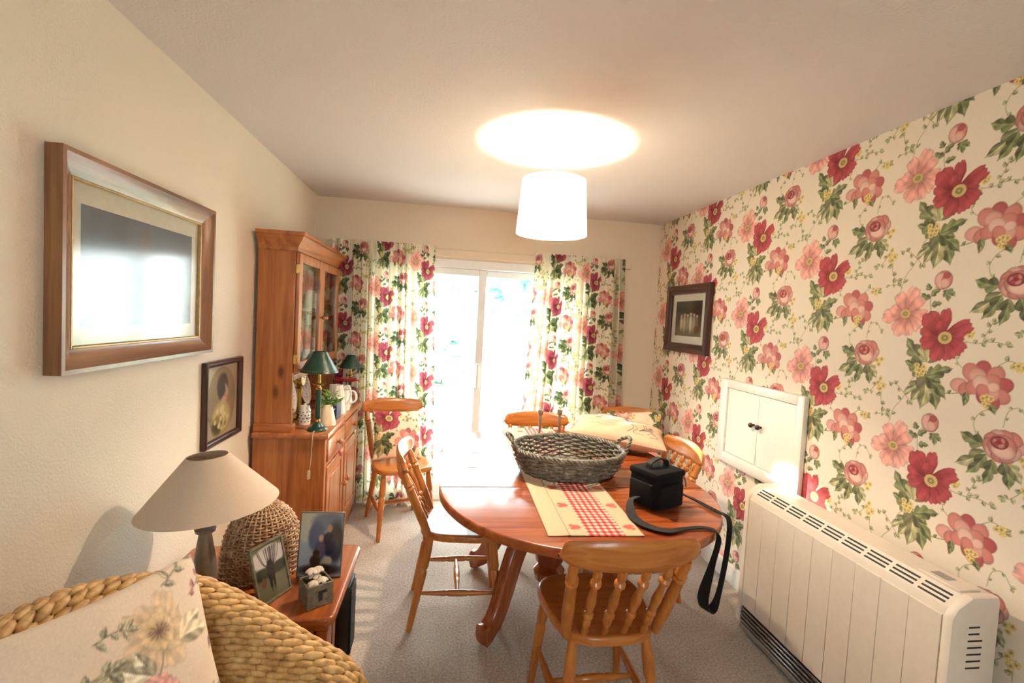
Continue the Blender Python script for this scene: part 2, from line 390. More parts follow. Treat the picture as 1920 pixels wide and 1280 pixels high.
# ------------------------------------------------------------------ flat prints (wallpaper, fabrics, pictures) painted as colour maps
class Canvas:
    def __init__(s, w, h, px, base, lattice=False, seed=1):
        s.w, s.h, s.px = w, h, px; s.nx = int(round(w/px)); s.ny = int(round(h/px)); s.lat = lattice
        s.a = np.empty((s.ny, s.nx, 3)); s.a[:] = base; s.rng = np.random.RandomState(seed)
    def offs(s):
        if not s.lat: return [(0, 0)]
        return [(i*s.w, i*s.h/2+j*s.h) for i in (-1, 0, 1) for j in (-2, -1, 0, 1, 2)]
    def draw(s, cx, cy, R, fn):
        for ox, oy in s.offs():
            x, y = cx+ox, cy+oy
            i0 = max(int((x-R)/s.px), 0); i1 = min(int((x+R)/s.px)+2, s.nx); j0 = max(int((y-R)/s.px), 0); j1 = min(int((y+R)/s.px)+2, s.ny)
            if i0 >= i1 or j0 >= j1: continue
            X, Y = np.meshgrid((np.arange(i0, i1)+0.5)*s.px-x, (np.arange(j0, j1)+0.5)*s.px-y)
            al, c = fn(X, Y); al = np.clip(al, 0, 1)[..., None]
            s.a[j0:j1, i0:i1] = s.a[j0:j1, i0:i1]*(1-al)+c*al
    def petal(s, cx, cy, ang, L, W, c0, c1, tip=0.5, alpha=1.0, edge=0.2, streak=0.05):
        ca, sa = math.cos(math.radians(ang)), math.sin(math.radians(ang)); sd = s.rng.rand()*6
        c0 = np.array(c0, float); c1 = np.array(c1, float)
        def fn(X, Y):
            t = (X*ca+Y*sa)/L; q = -X*sa+Y*ca; tc = np.clip(t, 1e-4, 1-1e-4)
            tw = np.clip(tc*(1+0.05*np.sin(q/W*4.5+sd)+0.03*np.sin(q/W*9+sd*3)), 1e-4, 1-1e-4); hw = W*(0.22+0.78*np.clip(tw/0.62, 0, 1)**0.9)*np.sqrt(np.clip(1-((tw-0.62)/0.38).clip(0)**2.2, 0, 1))*(1+0.05*np.sin(tc*15+sd))
            d = hw-np.abs(q); al = np.where((t > 0) & (t < 1), d/(1.5*s.px)+0.5, 0)
            c = c0+(c1-c0)*tc[..., None]
            sh = 1+streak*np.sin(q/W*5+sd+tc*3)*tc+0.4*streak*np.sin(q/W*14+sd)+0.07*np.sin(X*150+sd)*np.sin(Y*130+sd*2)-edge*np.exp(-np.clip(d, 0, 1)/(0.12*W))-0.22*np.exp(-tc/0.22)+0.10*np.exp(-((tc-0.7)/0.2)**2)
            return al*alpha, np.clip(c*sh[..., None], 0, 255)
        s.draw(cx, cy, L*1.05+W, fn)
    def leaf(s, cx, cy, ang, L, W, c, lobes=0, alpha=1.0):
        ca, sa = math.cos(math.radians(ang)), math.sin(math.radians(ang)); c = np.array(c, float); sd = s.rng.rand()*6
        def fn(X, Y):
            t = (X*ca+Y*sa)/L; q = -X*sa+Y*ca; q = q-0.06*L*np.sin(t*3); tc = np.clip(t, 1e-4, 1-1e-4)
            hw = W*np.sin(np.pi*tc**0.8)**0.85*(1.05-0.35*tc)
            if lobes: hw = hw*(0.62+0.55*np.abs(np.sin(np.pi*lobes*(tc-0.12*np.abs(q)/W)+0.5)))
            d = hw-np.abs(q); al = np.where((t > 0) & (t < 1), d/(1.5*s.px)+0.5, 0)
            sh = np.where(q > 0, 1.14, 0.84)+0.12*np.sin(tc*16-np.abs(q)/W*5+sd)-0.15*np.exp(-np.clip(d, 0, 1)/(0.12*W))+0.28*np.exp(-(q/(0.07*W+s.px*0.5))**2)+0.12*(tc-0.5)*np.sin(sd)
            return al*alpha, np.clip(c*sh[..., None], 0, 255)
        s.draw(cx, cy, L*1.1, fn)
    def disc(s, cx, cy, r, c, ry=None, ang=0, alpha=1.0, soft=1.0, ring=0.0, speck=0.0, edge=0.0):
        ry = ry or r; ca, sa = math.cos(math.radians(ang)), math.sin(math.radians(ang)); c = np.array(c, float); sd = s.rng.rand()*6
        def fn(X, Y):
            u = (X*ca+Y*sa)/r; v = (-X*sa+Y*ca)/ry; d = np.sqrt(u*u+v*v)
            al = np.clip((1-d)*min(r, ry)/(soft*1.5*s.px)+0.5, 0, 1)
            sh = 1-ring*np.exp(-((d-0.35)/0.18)**2)+speck*np.sin(u*19+sd)*np.sin(v*17+sd)-edge*np.exp(-np.clip(1-d, 0, 1)*7)+0.25*edge*(v*0.6-u*0.3)
            return al*alpha, np.clip(c*sh[..., None], 0, 255)
        s.draw(cx, cy, max(r, ry)*1.1+s.px*soft*2, fn)
    def stem(s, pts, w, c, alpha=1.0):
        P = [(p.x, p.y) for p in spline([(x, y, 0) for x, y in pts], 7)]; c = np.array(c, float)
        cx = sum(p[0] for p in P)/len(P); cy = sum(p[1] for p in P)/len(P); R = max(math.hypot(p[0]-cx, p[1]-cy) for p in P)+w*2
        def fn(X, Y):
            D = np.full(X.shape, 9.0)
            for (ax, ay), (bx, by) in zip(P[:-1], P[1:]):
                ax, ay, bx, by = ax-cx, ay-cy, bx-cx, by-cy
                dx, dy = bx-ax, by-ay; t = np.clip(((X-ax)*dx+(Y-ay)*dy)/(dx*dx+dy*dy+1e-12), 0, 1)
                D = np.minimum(D, np.hypot(X-ax-t*dx, Y-ay-t*dy))
            return ((w-D)/(1.2*s.px)+0.5)*alpha, np.broadcast_to(c, X.shape+(3,))
        s.draw(cx, cy, R, fn)
    def sprig(s, pts, c, lc, n=6, L=0.022, W=0.007, w=0.0012):
        s.stem(pts, w, c); P = spline([(x, y, 0) for x, y in pts], 8)
        for k in range(n):
            i = min(int((k+0.7)/n*len(P)), len(P)-2); p = P[i]; d = P[i+1]-P[i]; a = math.degrees(math.atan2(d.y, d.x))
            s.leaf(p.x, p.y, a+(55 if k % 2 else -55)+s.rng.uniform(-15, 15), L*s.rng.uniform(0.8, 1.2), W, np.array(lc)*s.rng.uniform(0.9, 1.1))
        p = P[-1]; d = P[-1]-P[-3]; s.leaf(p.x, p.y, math.degrees(math.atan2(d.y, d.x)), L, W, lc)
    def florets(s, cx, cy, R, c, n=7):
        for k in range(n):
            a = s.rng.uniform(0, 6.28); r = R*math.sqrt(s.rng.rand()); x, y = cx+r*math.cos(a), cy+r*math.sin(a)
            for j in range(5): s.petal(x, y, j*72+k*20, 0.011, 0.005, c, np.array(c)*1.08, 0.4)
            s.disc(x, y, 0.0028, np.array(c)*0.72)
    def noise(s, amp):
        s.a += s.rng.normal(0, amp, s.a.shape[:2])[..., None]; return s
    def linear(s): return lin(np.clip(s.a, 0, 255))
    def sample(s, L, u, v):
        u = np.asarray(u, float); v = np.asarray(v, float)
        if s.lat:
            i = np.floor(u/s.w); v = v-i*s.h/2; u = u-i*s.w; v = v-np.floor(v/s.h)*s.h
        x = np.clip(u/s.px-0.5, 0, s.nx-1.001); y = np.clip(v/s.px-0.5, 0, s.ny-1.001)
        x0 = x.astype(int); y0 = y.astype(int); fx = (x-x0)[..., None]; fy = (y-y0)[..., None]
        return (L[y0, x0]*(1-fx)+L[y0, x0+1]*fx)*(1-fy)+(L[y0+1, x0]*(1-fx)+L[y0+1, x0+1]*fx)*fy

def paint_peonies(base, red, red2, pink, pink2, blush, g1, g2, yel, px=0.001, dense=False):
    C = Canvas(0.523, 0.515, px, base, True, 3)
    ox, oy = 0.30, 0.30
    def at(x, y): return ox+x, oy+y
    tw = np.array(g2)*0.9+np.array((18, 12, 0))
    # trailing vines behind
    C.sprig([at(-0.175, -0.345), at(-0.16, -0.29), at(-0.125, -0.24), at(-0.10, -0.17), at(-0.06, -0.14)], tw, g2, 4, 0.02, 0.007)
    C.sprig([at(-0.17, -0.335), at(-0.20, -0.32), at(-0.23, -0.325)], tw, g2, 3, 0.013, 0.005)
    C.sprig([at(0.06, -0.01), at(0.11, -0.02), at(0.16, -0.012), at(0.20, -0.02)], tw, g2, 6, 0.02, 0.008)
    C.sprig([at(0.13, -0.015), at(0.14, 0.015), at(0.155, 0.05)], tw, g2, 5, 0.018, 0.007)
    C.sprig([at(-0.19, -0.19), at(-0.15, -0.20), at(-0.10, -0.25)], tw, g2, 5, 0.02, 0.008)
    C.sprig([at(-0.24, -0.20), at(-0.27, -0.235), at(-0.29, -0.24)], tw, g2, 4, 0.018, 0.008)
    C.sprig([at(-0.22, -0.23), at(-0.215, -0.28), at(-0.19, -0.31)], tw, g2, 4, 0.024, 0.009)
    C.sprig([at(-0.37, -0.09), at(-0.395, -0.03), at(-0.38, 0.01), at(-0.35, 0.03)], tw, g2, 4, 0.016, 0.007)
    C.sprig([at(-0.31, -0.02), at(-0.30, 0.03), at(-0.27, 0.045), at(-0.245, 0.01)], tw, g2, 4, 0.014, 0.006)
    C.sprig([at(0.17, -0.10), at(0.21, -0.07), at(0.25, -0.085)], tw, g2, 4, 0.018, 0.008)
    C.sprig([at(0.09, -0.115), at(0.06, -0.09), at(0.05, -0.05)], tw, g2, 4, 0.016, 0.006)
    C.sprig([at(-0.02, -0.19), at(0.03, -0.20), at(0.08, -0.19)], np.array(tw)*0.9, g1, 3, 0.02, 0.006, 0.0018)
    C.florets(-0.224+ox, -0.205+oy, 0.026, yel, 9); C.florets(0.235+ox, -0.09+oy, 0.016, yel, 5)
    C.florets(0.09+ox, 0.016+oy, 0.016, yel, 5); C.florets(-0.24+ox, -0.115+oy, 0.016, yel, 4)
    # leaf cluster
    for a, L, W, c, lb in ((-140, .11, .024, g2, 3), (-118, .115, .027, g2, 2), (-68, .125, .032, g1, 2), (-96, .125, .032, g2, 2), (-44, .105, .026, g1, 2),
                           (22, .10, .027, g1, 3), (-18, .06, .016, g1, 0), (155, .08, .024, g1, 3)):
        C.leaf(-0.045+ox, -0.15+oy, a, L, W, c, lb)
    for x, y, a, L, W, c in ((-.06, -.10, 128, .115, .032, g1), (-.05, -.10, 102, .09, .022, g2), (-.045, -.10, 62, .11, .032, g2), (-.06, -.115, 168, .075, .022, g1)):
        C.leaf(x+ox, y+oy, a, L, W, c, 3)
    C.florets(-0.075+ox, -0.125+oy, 0.022, yel, 8)
    # bud with leaves
    C.stem([at(-0.05, 0.09), at(-0.055, 0.14), at(-0.035, 0.185)], 0.0014, tw)
    for x, y, a, L in ((-.055, .135, 150, .045), (-.055, .145, 35, .045), (-.05, .11, 10, .04), (-.06, .165, 110, .03), (.0, .165, -40, .04), (.0, .165, -80, .045), (.0, .165, -110, .03)):
        C.leaf(x+ox, y+oy, a, L, 0.012, g1, 2)
    bx, by = -0.015+ox, 0.20+oy
    C.disc(bx, by, .031, pink, .034, edge=.3); C.disc(bx-.009, by-.002, .023, pink2, .031, 12, edge=.35); C.disc(bx+.011, by-.004, .020, pink, .029, -14, edge=.4); C.disc(bx+.010, by+.016, .013, red2, .012, edge=.3, alpha=.8); C.disc(bx+.002, by-.014, .018, blush, .016, alpha=.6, soft=5)
    # rose leaves and rose
    for x, y, a, L, W, c in ((-.35, -.11, -146, .115, .026, g2), (-.35, -.12, -126, .095, .022, g1), (-.33, -.13, -104, .09, .022, g1), (-.36, -.09, 160, .08, .026, g1), (-.30, -.13, -75, .085, .024, g1), (-.29, -.13, -52, .07, .02, g2)):
        C.leaf(x+ox, y+oy, a, L, W, c, 2)
    rx, ry = -0.308+ox, -0.082+oy
    for k in range(10):
        a = math.radians(k*36+10); q = .036 if k not in (0, 1) else .044
        C.disc(rx+q*math.cos(a), ry+q*.9*math.sin(a), .025, pink2 if k % 3 == 0 else pink, .021, math.degrees(a)+90, edge=.3)
    C.disc(rx, ry, .042, pink, .038, edge=.3); C.disc(rx+.004, ry-.014, .036, pink2, .026, -10, edge=.25); C.disc(rx+.002, ry-.018, .026, blush, .017, -10, alpha=.7, soft=6)
    C.disc(rx-.008, ry+.010, .026, red2, .021, edge=.4)
    for k in range(6): a = math.radians(k*60); C.disc(rx-.008+.013*math.cos(a), ry+.010+.010*math.sin(a), .011, pink if k % 2 else red2, .008, k*60+90, edge=.5)
    C.disc(rx-.009, ry+.011, .009, red, .007, alpha=.9, soft=3)
    # peony
    qx, qy = 0.14+ox, -0.155+oy
    for k, (dx, dy, r, c) in enumerate(((.0, .052, .026, red2), (.038, .036, .027, pink), (.062, .006, .026, red2), (.058, -.030, .025, pink), (.034, -.052, .025, red2), (-.035, .038, .029, pink), (-.070, -.010, .026, pink2), (-.046, -.020, .024, pink),
                                  (-.014, .026, .028, pink2), (.026, .014, .026, pink), (-.022, -.010, .026, pink), (.010, -.034, .025, red2), (.030, -.022, .024, pink2), (-.002, .004, .026, blush), (.034, -.004, .017, blush), (.004, -.018, .020, pink))):
        C.disc(qx+dx, qy+dy, r*1.12, np.array(c)*.75+np.array(pink)*.25, r*.95, math.degrees(math.atan2(dy, dx))+20*math.sin(k), edge=.2, soft=2)
    C.florets(qx+.02, qy-.052, .016, yel, 7); C.leaf(qx-.045, qy-.03, -95, .05, .013, g1); C.leaf(qx+.03, qy-.06, -60, .035, .011, g1)
    # pink anemone
    px_, py_ = -0.148+ox, 0.08+oy
    for a, L, W in ((-8, .090, .028), (-42, .085, .026), (-78, .088, .028), (-112, .092, .032), (188, .10, .030), (160, .07, .020), (112, .09, .027), (72, .108, .027), (40, .09, .022)):
        C.petal(px_, py_, a, L, W, pink, pink2, .7)
    C.disc(px_, py_, .020, yel, .017, ring=.35, speck=.2)
    # red anemone
    for a, L, W in ((200, .085, .024), (165, .085, .028), (-150, .085, .024), (130, .108, .036), (86, .10, .022), (26, .105, .027), (-6, .075, .020), (-34, .092, .028), (-68, .09, .027), (-104, .095, .028), (106, .055, .022)):
        C.petal(ox, oy, a, L, W, red, red2, .7, streak=.07)
    C.disc(.008+ox, -.006+oy, .024, yel, .022, ring=.4, speck=.25)
    if dense:
        C.florets(0.10+ox, 0.10+oy, .03, yel, 10); C.florets(-0.23+ox, 0.17+oy, .03, yel, 9); C.sprig([at(.06, .07), at(.11, .12), at(.16, .12)], tw, g2, 6, .026, .01)
        for a in (20, 60, 100, 140): C.leaf(.12+ox, .15+oy, a+180, .06, .018, g1, 2)
    return C.noise(2.0)
WP = paint_peonies((238, 224, 206), (146, 52, 60), (174, 80, 84), (212, 138, 128), (228, 176, 164), (242, 212, 196), (120, 124, 86), (162, 158, 120), (208, 186, 122))
WPL = WP.linear()
FB = paint_peonies((238, 230, 208), (134, 52, 68), (168, 86, 96), (220, 146, 134), (236, 186, 170), (242, 210, 194), (92, 102, 72), (144, 146, 104), (206, 194, 136), 0.0012, True)
FBL = FB.linear()
FB_SCALE = 0.83

def set_print(me, cols):
    n = len(me.vertices); a = me.color_attributes.new('print', 'FLOAT_COLOR', 'POINT')
    buf = np.ones((n, 4), np.float32); buf[:, :3] = cols.reshape(-1, 3); a.data.foreach_set('color', buf.ravel())
def grid_mesh(name, P, cols, mat, smooth=True, back=None):
    # P: (nv, nu, 3) points; optional back grid makes a closed pillow
    nv, nu = P.shape[:2]; idx = np.arange(nu*nv).reshape(nv, nu)
    q = np.stack([idx[:-1, :-1], idx[:-1, 1:], idx[1:, 1:], idx[1:, :-1]], -1).reshape(-1, 4); V = P.reshape(-1, 3); K = cols.reshape(-1, 3)
    if back is not None:
        B, kb = back; q2 = q[:, ::-1]+len(V); q = np.concatenate([q, q2]); V = np.concatenate([V, B.reshape(-1, 3)]); K = np.concatenate([K, kb.reshape(-1, 3)])
    me = bpy.data.meshes.new(name); me.vertices.add(len(V)); me.vertices.foreach_set('co', V.astype(np.float32).ravel())
    me.loops.add(len(q)*4); me.loops.foreach_set('vertex_index', q.astype(np.int32).ravel())
    me.polygons.add(len(q)); me.polygons.foreach_set('loop_start', (np.arange(len(q))*4).astype(np.int32))
    me.update(calc_edges=True); me.validate()
    if smooth: me.shade_smooth()
    set_print(me, K); me.materials.append(mat); return me
def link(name, me, parent=None):
    o = bpy.data.objects.new(name, me); col.objects.link(o); o.parent = parent; return o
def flat_print(name, canvas, L, p0, du, dv, step, mat, parent):
    # canvas laid flat: p0 lower-left corner, du/dv edge vectors
    nu = max(int(round(Vector(du).length/step)), 1)+1; nv = max(int(round(Vector(dv).length/step)), 1)+1
    S, T = np.meshgrid(np.linspace(0, 1, nu), np.linspace(0, 1, nv))
    P = np.array(p0)+S[..., None]*np.array(du)+T[..., None]*np.array(dv)
    return link(name, grid_mesh(name, P, canvas.sample(L, S*canvas.w, T*canvas.h), mat, False), parent)
def pillow_mesh(name, size, thick, colfn, mat, n=90, seed=0, sag=0.0):
    u = np.linspace(-1, 1, n); U, V = np.meshgrid(u, u); w, h = size
    pin = 0.055; X = U*w/2*(1-pin*(1-V**2)**1.5); Y = V*h/2*(1-pin*(1-U**2)**1.5)
    T = thick/2*np.clip(1-U**2, 0, 1)**0.42*np.clip(1-V**2, 0, 1)**0.42
    wr = 0.006*np.sin(U*5+seed)*np.sin(V*4+seed*2)+0.004*np.sin(U*9-V*7+seed); e = np.clip((1-np.abs(U))*(1-np.abs(V))*4, 0, 1)
    S = sag*(U**2*0.6+V**2*0.4)
    A = np.stack([X, Y, T+wr*e+S], -1); B = np.stack([X, Y, -T+S], -1)
    k = colfn((U+1)/2, (V+1)/2)
    return grid_mesh(name, A, k, mat, True, (B, k))
def fabric(u0, v0, w, h, sc=FB_SCALE): return lambda U, V: FB.sample(FBL, u0+U*w/sc, v0+V*h/sc)

# ------------------------------------------------------------------ room shell
def struct(name, mb, mat, parent=None, label=None):
    o = mb.build(name, mat, parent)
    if parent is None: o['kind'] = 'structure'
    if label: o['label'] = label
    return o
T = 0.12
struct('floor', MB().bb(XL-T, XR+T, YF-T, YB+T, -0.08, 0), M['carpet'], label='beige carpet covering the dining room floor')
struct('ceiling', MB().bb(XL-T, XR+T, YF-T, YB+T, ZC, ZC+0.1), M['ceiling'], label='textured off-white ceiling above the dining table')
struct('wall_left', MB().bb(XL-T, XL, YF-T, YB+T, 0, ZC), M['wall'], label='cream textured wall behind the dresser')
wr_ = struct('wall_right', MB().bb(XR, XR+T, YF-T, YB+T, 0, ZC), M['wall_smooth'], label='wall papered with pink and red peonies')
DX0, DX1, DZ1 = -0.62, 1.20, 1.945
wb = MB(); wb.bb(XL, DX0, YB, YB+T, 0, ZC); wb.bb(DX1, XR, YB, YB+T, 0, ZC); wb.bb(DX0, DX1, YB, YB+T, DZ1, ZC)
struct('wall_back', wb, M['wall_smooth'], label='cream wall around the glazed patio door')
wf = MB(); wf.bb(XL, -0.15, YF-T, YF, 0, ZC); wf.bb(0.85, XR, YF-T, YF, 0, ZC); wf.bb(-0.15, 0.85, YF-T, YF, 0, 1.1); wf.bb(-0.15, 0.85, YF-T, YF, 2.0, ZC)
struct('wall_front', wf, M['wall_smooth'], label='cream wall with a window, behind the viewer')
win = struct('window_1', MB().bb(-0.15, -0.10, YF-0.08, YF-0.02, 1.1, 2.0).bb(0.80, 0.85, YF-0.08, YF-0.02, 1.1, 2.0).bb(-0.10, 0.80, YF-0.08, YF-0.02, 1.1, 1.15).bb(-0.10, 0.80, YF-0.08, YF-0.02, 1.95, 2.0).bb(0.325, 0.375, YF-0.08, YF-0.02, 1.15, 1.95), M['upvc'], label='white window behind the viewer')
MB().bb(-0.10, 0.325, YF-0.055, YF-0.05, 1.15, 1.95).build('pane', M['glass'], win); MB().bb(0.375, 0.80, YF-0.055, YF-0.05, 1.15, 1.95).build('pane', M['glass'], win)
# baseboards
def skirting(name, x0, x1, y0, y1, label): struct(name, MB().bb(x0, x1, y0, y1, 0, 0.115, 0.006), M['white'], label=label)
skirting('baseboard_right', XR-0.018, XR-0.0015, YF, YB, 'white skirting board under the floral wallpaper')
skirting('baseboard_left', XL, XL+0.016, YF, YB, 'white skirting board along the cream wall')
b_ = MB(); b_.bb(XL+.02, DX0-.01, YB-0.016, YB, 0, 0.115, 0.005); b_.bb(DX1+.01, XR-.02, YB-0.016, YB, 0, 0.115, 0.005)
struct('baseboard_back', b_, M['white'], label='white skirting board either side of the patio door')
# wallpaper, hung in 0.523 m strips with a half-drop repeat
WPX, WPZ = 1.483, 1.52
def strip_mesh(odd):
    st = 0.0026; nu = int(WP.w/st)+1; nv = int(ZC/st)+1
    S, Tz = np.meshgrid(np.linspace(0, WP.w, nu), np.linspace(0, ZC, nv))
    P = np.stack([np.zeros_like(S), -S, Tz], -1)
    return grid_mesh('wallpaper_strip', P, WP.sample(WPL, np.clip(S, 0, WP.w-1e-6), Tz-WPZ+0.30+odd*WP.h/2), M['wallpaper'], False)
sm = [strip_mesh(0), strip_mesh(1)]
ystart = WPX+0.30
k = 0
for i in range(-6, 8):
    y1 = ystart-i*WP.w; y0 = y1-WP.w          # strip runs from y1 down to y0
    if y0 < YF or y0 > YB: continue
    o = link('wallpaper_strip', sm[i % 2], wr_)
    o.location = (XR-0.0012, y1, 0)
    if y1 > YB: # trimmed last strip in the corner
        me = sm[i % 2].copy(); bm = bmesh.new(); bm.from_mesh(me); cut = y1-YB
        bmesh.ops.delete(bm, geom=[v for v in bm.verts if -v.co.y < cut], context='VERTS'); bm.to_mesh(me); bm.free(); o.data = me
# patio door
dr = thing('door_1', 'white patio sliding door between the floral curtains', None, (0, 0, 0)); dr['kind'] = 'structure'
fy0, fy1 = YB+0.03, YB+0.10
f = MB(); f.bb(DX0, DX1, fy0-.02, fy1, 1.875, DZ1, 0.004); f.bb(DX0, DX0+.06, fy0-.02, fy1, 0, 1.875, 0.004); f.bb(DX1-.06, DX1, fy0-.02, fy1, 0, 1.875, 0.004); f.bb(DX0+.06, DX1-.06, fy0-.02, fy1, 0, 0.05, 0.004)
f.build('frame', M['upvc'], dr)
def sash(x0, x1, y0, y1):
    s_ = MB(); w = 0.062
    s_.bb(x0, x0+w, y0, y1, .05, 1.875, .004); s_.bb(x1-w, x1, y0, y1, .05, 1.875, .004); s_.bb(x0+w, x1-w, y0, y1, 1.822, 1.875, .004); s_.bb(x0+w, x1-w, y0, y1, .05, .13, .004)
    so = s_.build('sash', M['upvc'], dr)
    MB().bb(x0+w, x1-w, (y0+y1)/2-.003, (y0+y1)/2+.003, .13, 1.822).build('pane', M['glass'], so); return so
sash(DX0+.06, 0.312, fy0, fy0+.032); s2 = sash(0.25, DX1-.06, fy0+.036, fy0+.068)
MB().bb(0.262, 0.284, fy0-.03, fy0-.002, 0.92, 1.12, .006).build('handle', M['upvc'], dr)
# curtain batten on the wall above the door
struct('trim_1', MB().bb(-0.92, 1.50, YB-0.022, YB-.0005, 1.955, 2.015, 0.004), M['wall_smooth'], label='cream painted batten carrying the curtain track')
# garden
gl = MB().bb(-14, 16, YB+T+.02, 24, -0.22, -0.12); struct('lawn', gl, M['lawn'], label='garden lawn beyond the patio door')
struct('patio', MB().bb(-3, 4, YB+T+.01, YB+2.6, -0.119, -0.07), M['paving'], label='pale paved patio outside the glass door')
def blobtree(name, label, x, y, h, r, seed, trunk=True, sq=1.0):
    rr = random.Random(seed); t = thing(name, label, 'tree', (x, y, -0.12))
    if trunk: MB().turn((0, 0, 0), (0, 0, h*.6), [(0, .12), (.5, .09), (1, .05)], 8).build('trunk', M['bark'], t)
    c = MB()
    for _ in range(60):
        a = rr.uniform(0, 6.28); q = r*rr.random()**.5; z = h*(.62 if trunk else .5)+rr.uniform(-1, 1)*h*(.33 if trunk else .45)
        q *= max(.25, 1-abs(z/h-.55))
        c.ball((q*math.cos(a), q*math.sin(a)*sq, z), (rr.uniform(.2, .38)*r, rr.uniform(.2, .38)*r, rr.uniform(.14, .26)*r), 7, 5, Matrix.Rotation(rr.uniform(0, 3), 3, 'Z'))
    c.build('foliage', M['foliage'], t, 20)
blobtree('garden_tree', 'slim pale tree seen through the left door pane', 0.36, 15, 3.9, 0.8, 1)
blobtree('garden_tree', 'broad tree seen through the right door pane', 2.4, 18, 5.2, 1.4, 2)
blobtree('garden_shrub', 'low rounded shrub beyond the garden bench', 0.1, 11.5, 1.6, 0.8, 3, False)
gb = thing('garden_bench', 'blue painted bench on the lawn seen through the left pane', 'bench', (0.16, 9.2, -0.12))
MB().bb(-.6, .6, -.22, .22, .42, .46, .01).build('seat', M['bluepaint'], gb)
for zz in (.6, .72, .84): MB().bb(-.6, .6, .2, .23, zz, zz+.08, .006).build('slat', M['bluepaint'], gb)
for sx in (-.55, .55):
    MB().bb(sx-.03, sx+.03, -.2, -.14, 0, .42).build('leg', M['bluepaint'], gb); MB().bb(sx-.03, sx+.03, .2, .26, 0, .95).build('leg', M['bluepaint'], gb)

# ------------------------------------------------------------------ curtains
def curtain(x0t, x1t, x0b, x1b, folds, seed, u0, label):
    t = thing('curtain', label, 'curtain', ((x0t+x1t)/2, YB-0.07, 0), group='floral curtains at the patio door')
    cx = (x0t+x1t)/2; nu, nv = 300, 400; zt, zb = 2.03, 0.012
    S, V = np.meshgrid(np.linspace(0, 1, nu), np.linspace(0, 1, nv)); rng = np.random.RandomState(seed)
    Z = zt+(zb-zt)*V
    ph = np.cumsum(1+0.45*np.sin(np.linspace(0, 1, nu)*rng.uniform(14, 22)+seed)+0.3*np.sin(np.linspace(0, 1, nu)*37)); ph = ph/ph[-1]*folds*2*math.pi
    amp = np.clip(0.010+0.06*np.clip(V*2.2, 0, 1)**0.6, 0, 0.046)*(0.75+0.25*np.sin(S*9+seed))
    Yc = amp*(np.sign(np.sin(ph[None, :]+0.25*V))*np.abs(np.sin(ph[None, :]+0.25*V))**0.7+0.25*np.sin(2.3*ph[None, :]+1))+0.004*np.sin(S*260)*np.exp(-((V-0.02)/0.025)**2)
    a = x0t+(x0b-x0t)*V; b = x1t+(x1b-x1t)*V
    X = a+(b-a)*S+0.006*np.cos(ph)[None, :]*np.clip(V*2, 0, 1)-cx
    P = np.stack([X, -np.clip(Yc, -0.05, 0.05), Z], -1)
    full = 1.45; U = u0+S*(x1t-x0t)*full/FB_SCALE; W = (Z+0.13)/FB_SCALE
    link('fabric', grid_mesh('curtain_fabric', P, FB.sample(FBL, U, W), M['curtain']), t)
    tp = MB()
    tp.bb(x0t-cx-.005, x1t-cx+.005, 0.022, 0.034, zt-.035, zt-.015, .003); tp.build('track', M['upvc'], t)
    return t
curtain(-0.865, -0.105, -0.865, -0.04, 11, 2, 0.12, 'long floral curtain hanging on the dresser side of the door')
curtain(0.685, 1.425, 0.60, 1.475, 10, 5, 0.47, 'long floral curtain hanging on the wallpapered side of the door')

# ------------------------------------------------------------------ dresser
DY0, DY1 = 2.66, 3.66
DF = -0.60; UF = -0.79; WT = 0.828; XB = XL+0.018
d = thing('pine_dresser', 'tall pine dresser with glazed cabinet above drawers and cupboards', 'dresser', (0, 0, 0))
def dp(name, mb, ax, parent=None): return mb.build(name, PINE[ax], parent or d)
dp('side_panel', MB().bb(XB, DF-.03, DY0+.012, DY0+.034, .06, WT-.03, .002), 'z'); dp('side_panel', MB().bb(XB, DF-.03, DY1-.034, DY1-.012, .06, WT-.03, .002), 'z')
dp('back_panel', MB().bb(XB, XB+.01, DY0+.034, DY1-.034, .06, WT-.03), 'z')
dp('worktop', MB().bb(XB, DF+.008, DY0-.012, DY1+.012, WT-.03, WT, .007), 'y')
dp('plinth', MB().bb(XB, DF-.022, DY0+.006, DY1-.006, 0.0, .075, .006), 'y')
fr = MB(); ym = (DY0+DY1)/2
for a, b in ((DY0+.012, DY0+.05), (ym-.018, ym+.018), (DY1-.05, DY1-.012)): fr.bb(DF-.03, DF-.012, a, b, .075, WT-.03, .002)
for a, b in ((.075, .105), (.632, .655), (WT-.05, WT-.03)): fr.bb(DF-.03, DF-.0121, DY0+.05, DY1-.05, a, b, .002)
dp('face_frame', fr, 'z')
def knob(c, n=(1, 0, 0), r=.016, mat=None, parent=None, name='knob'):
    c = Vector(c); n = Vector(n)
    return MB().turn(c, c+n*.034, [(0, r*.5), (.3, r*.42), (.45, r*.9), (.65, r*1.05), (.85, r*.85), (1, r*.35)], 12).build(name, mat or PINE['x'], parent)
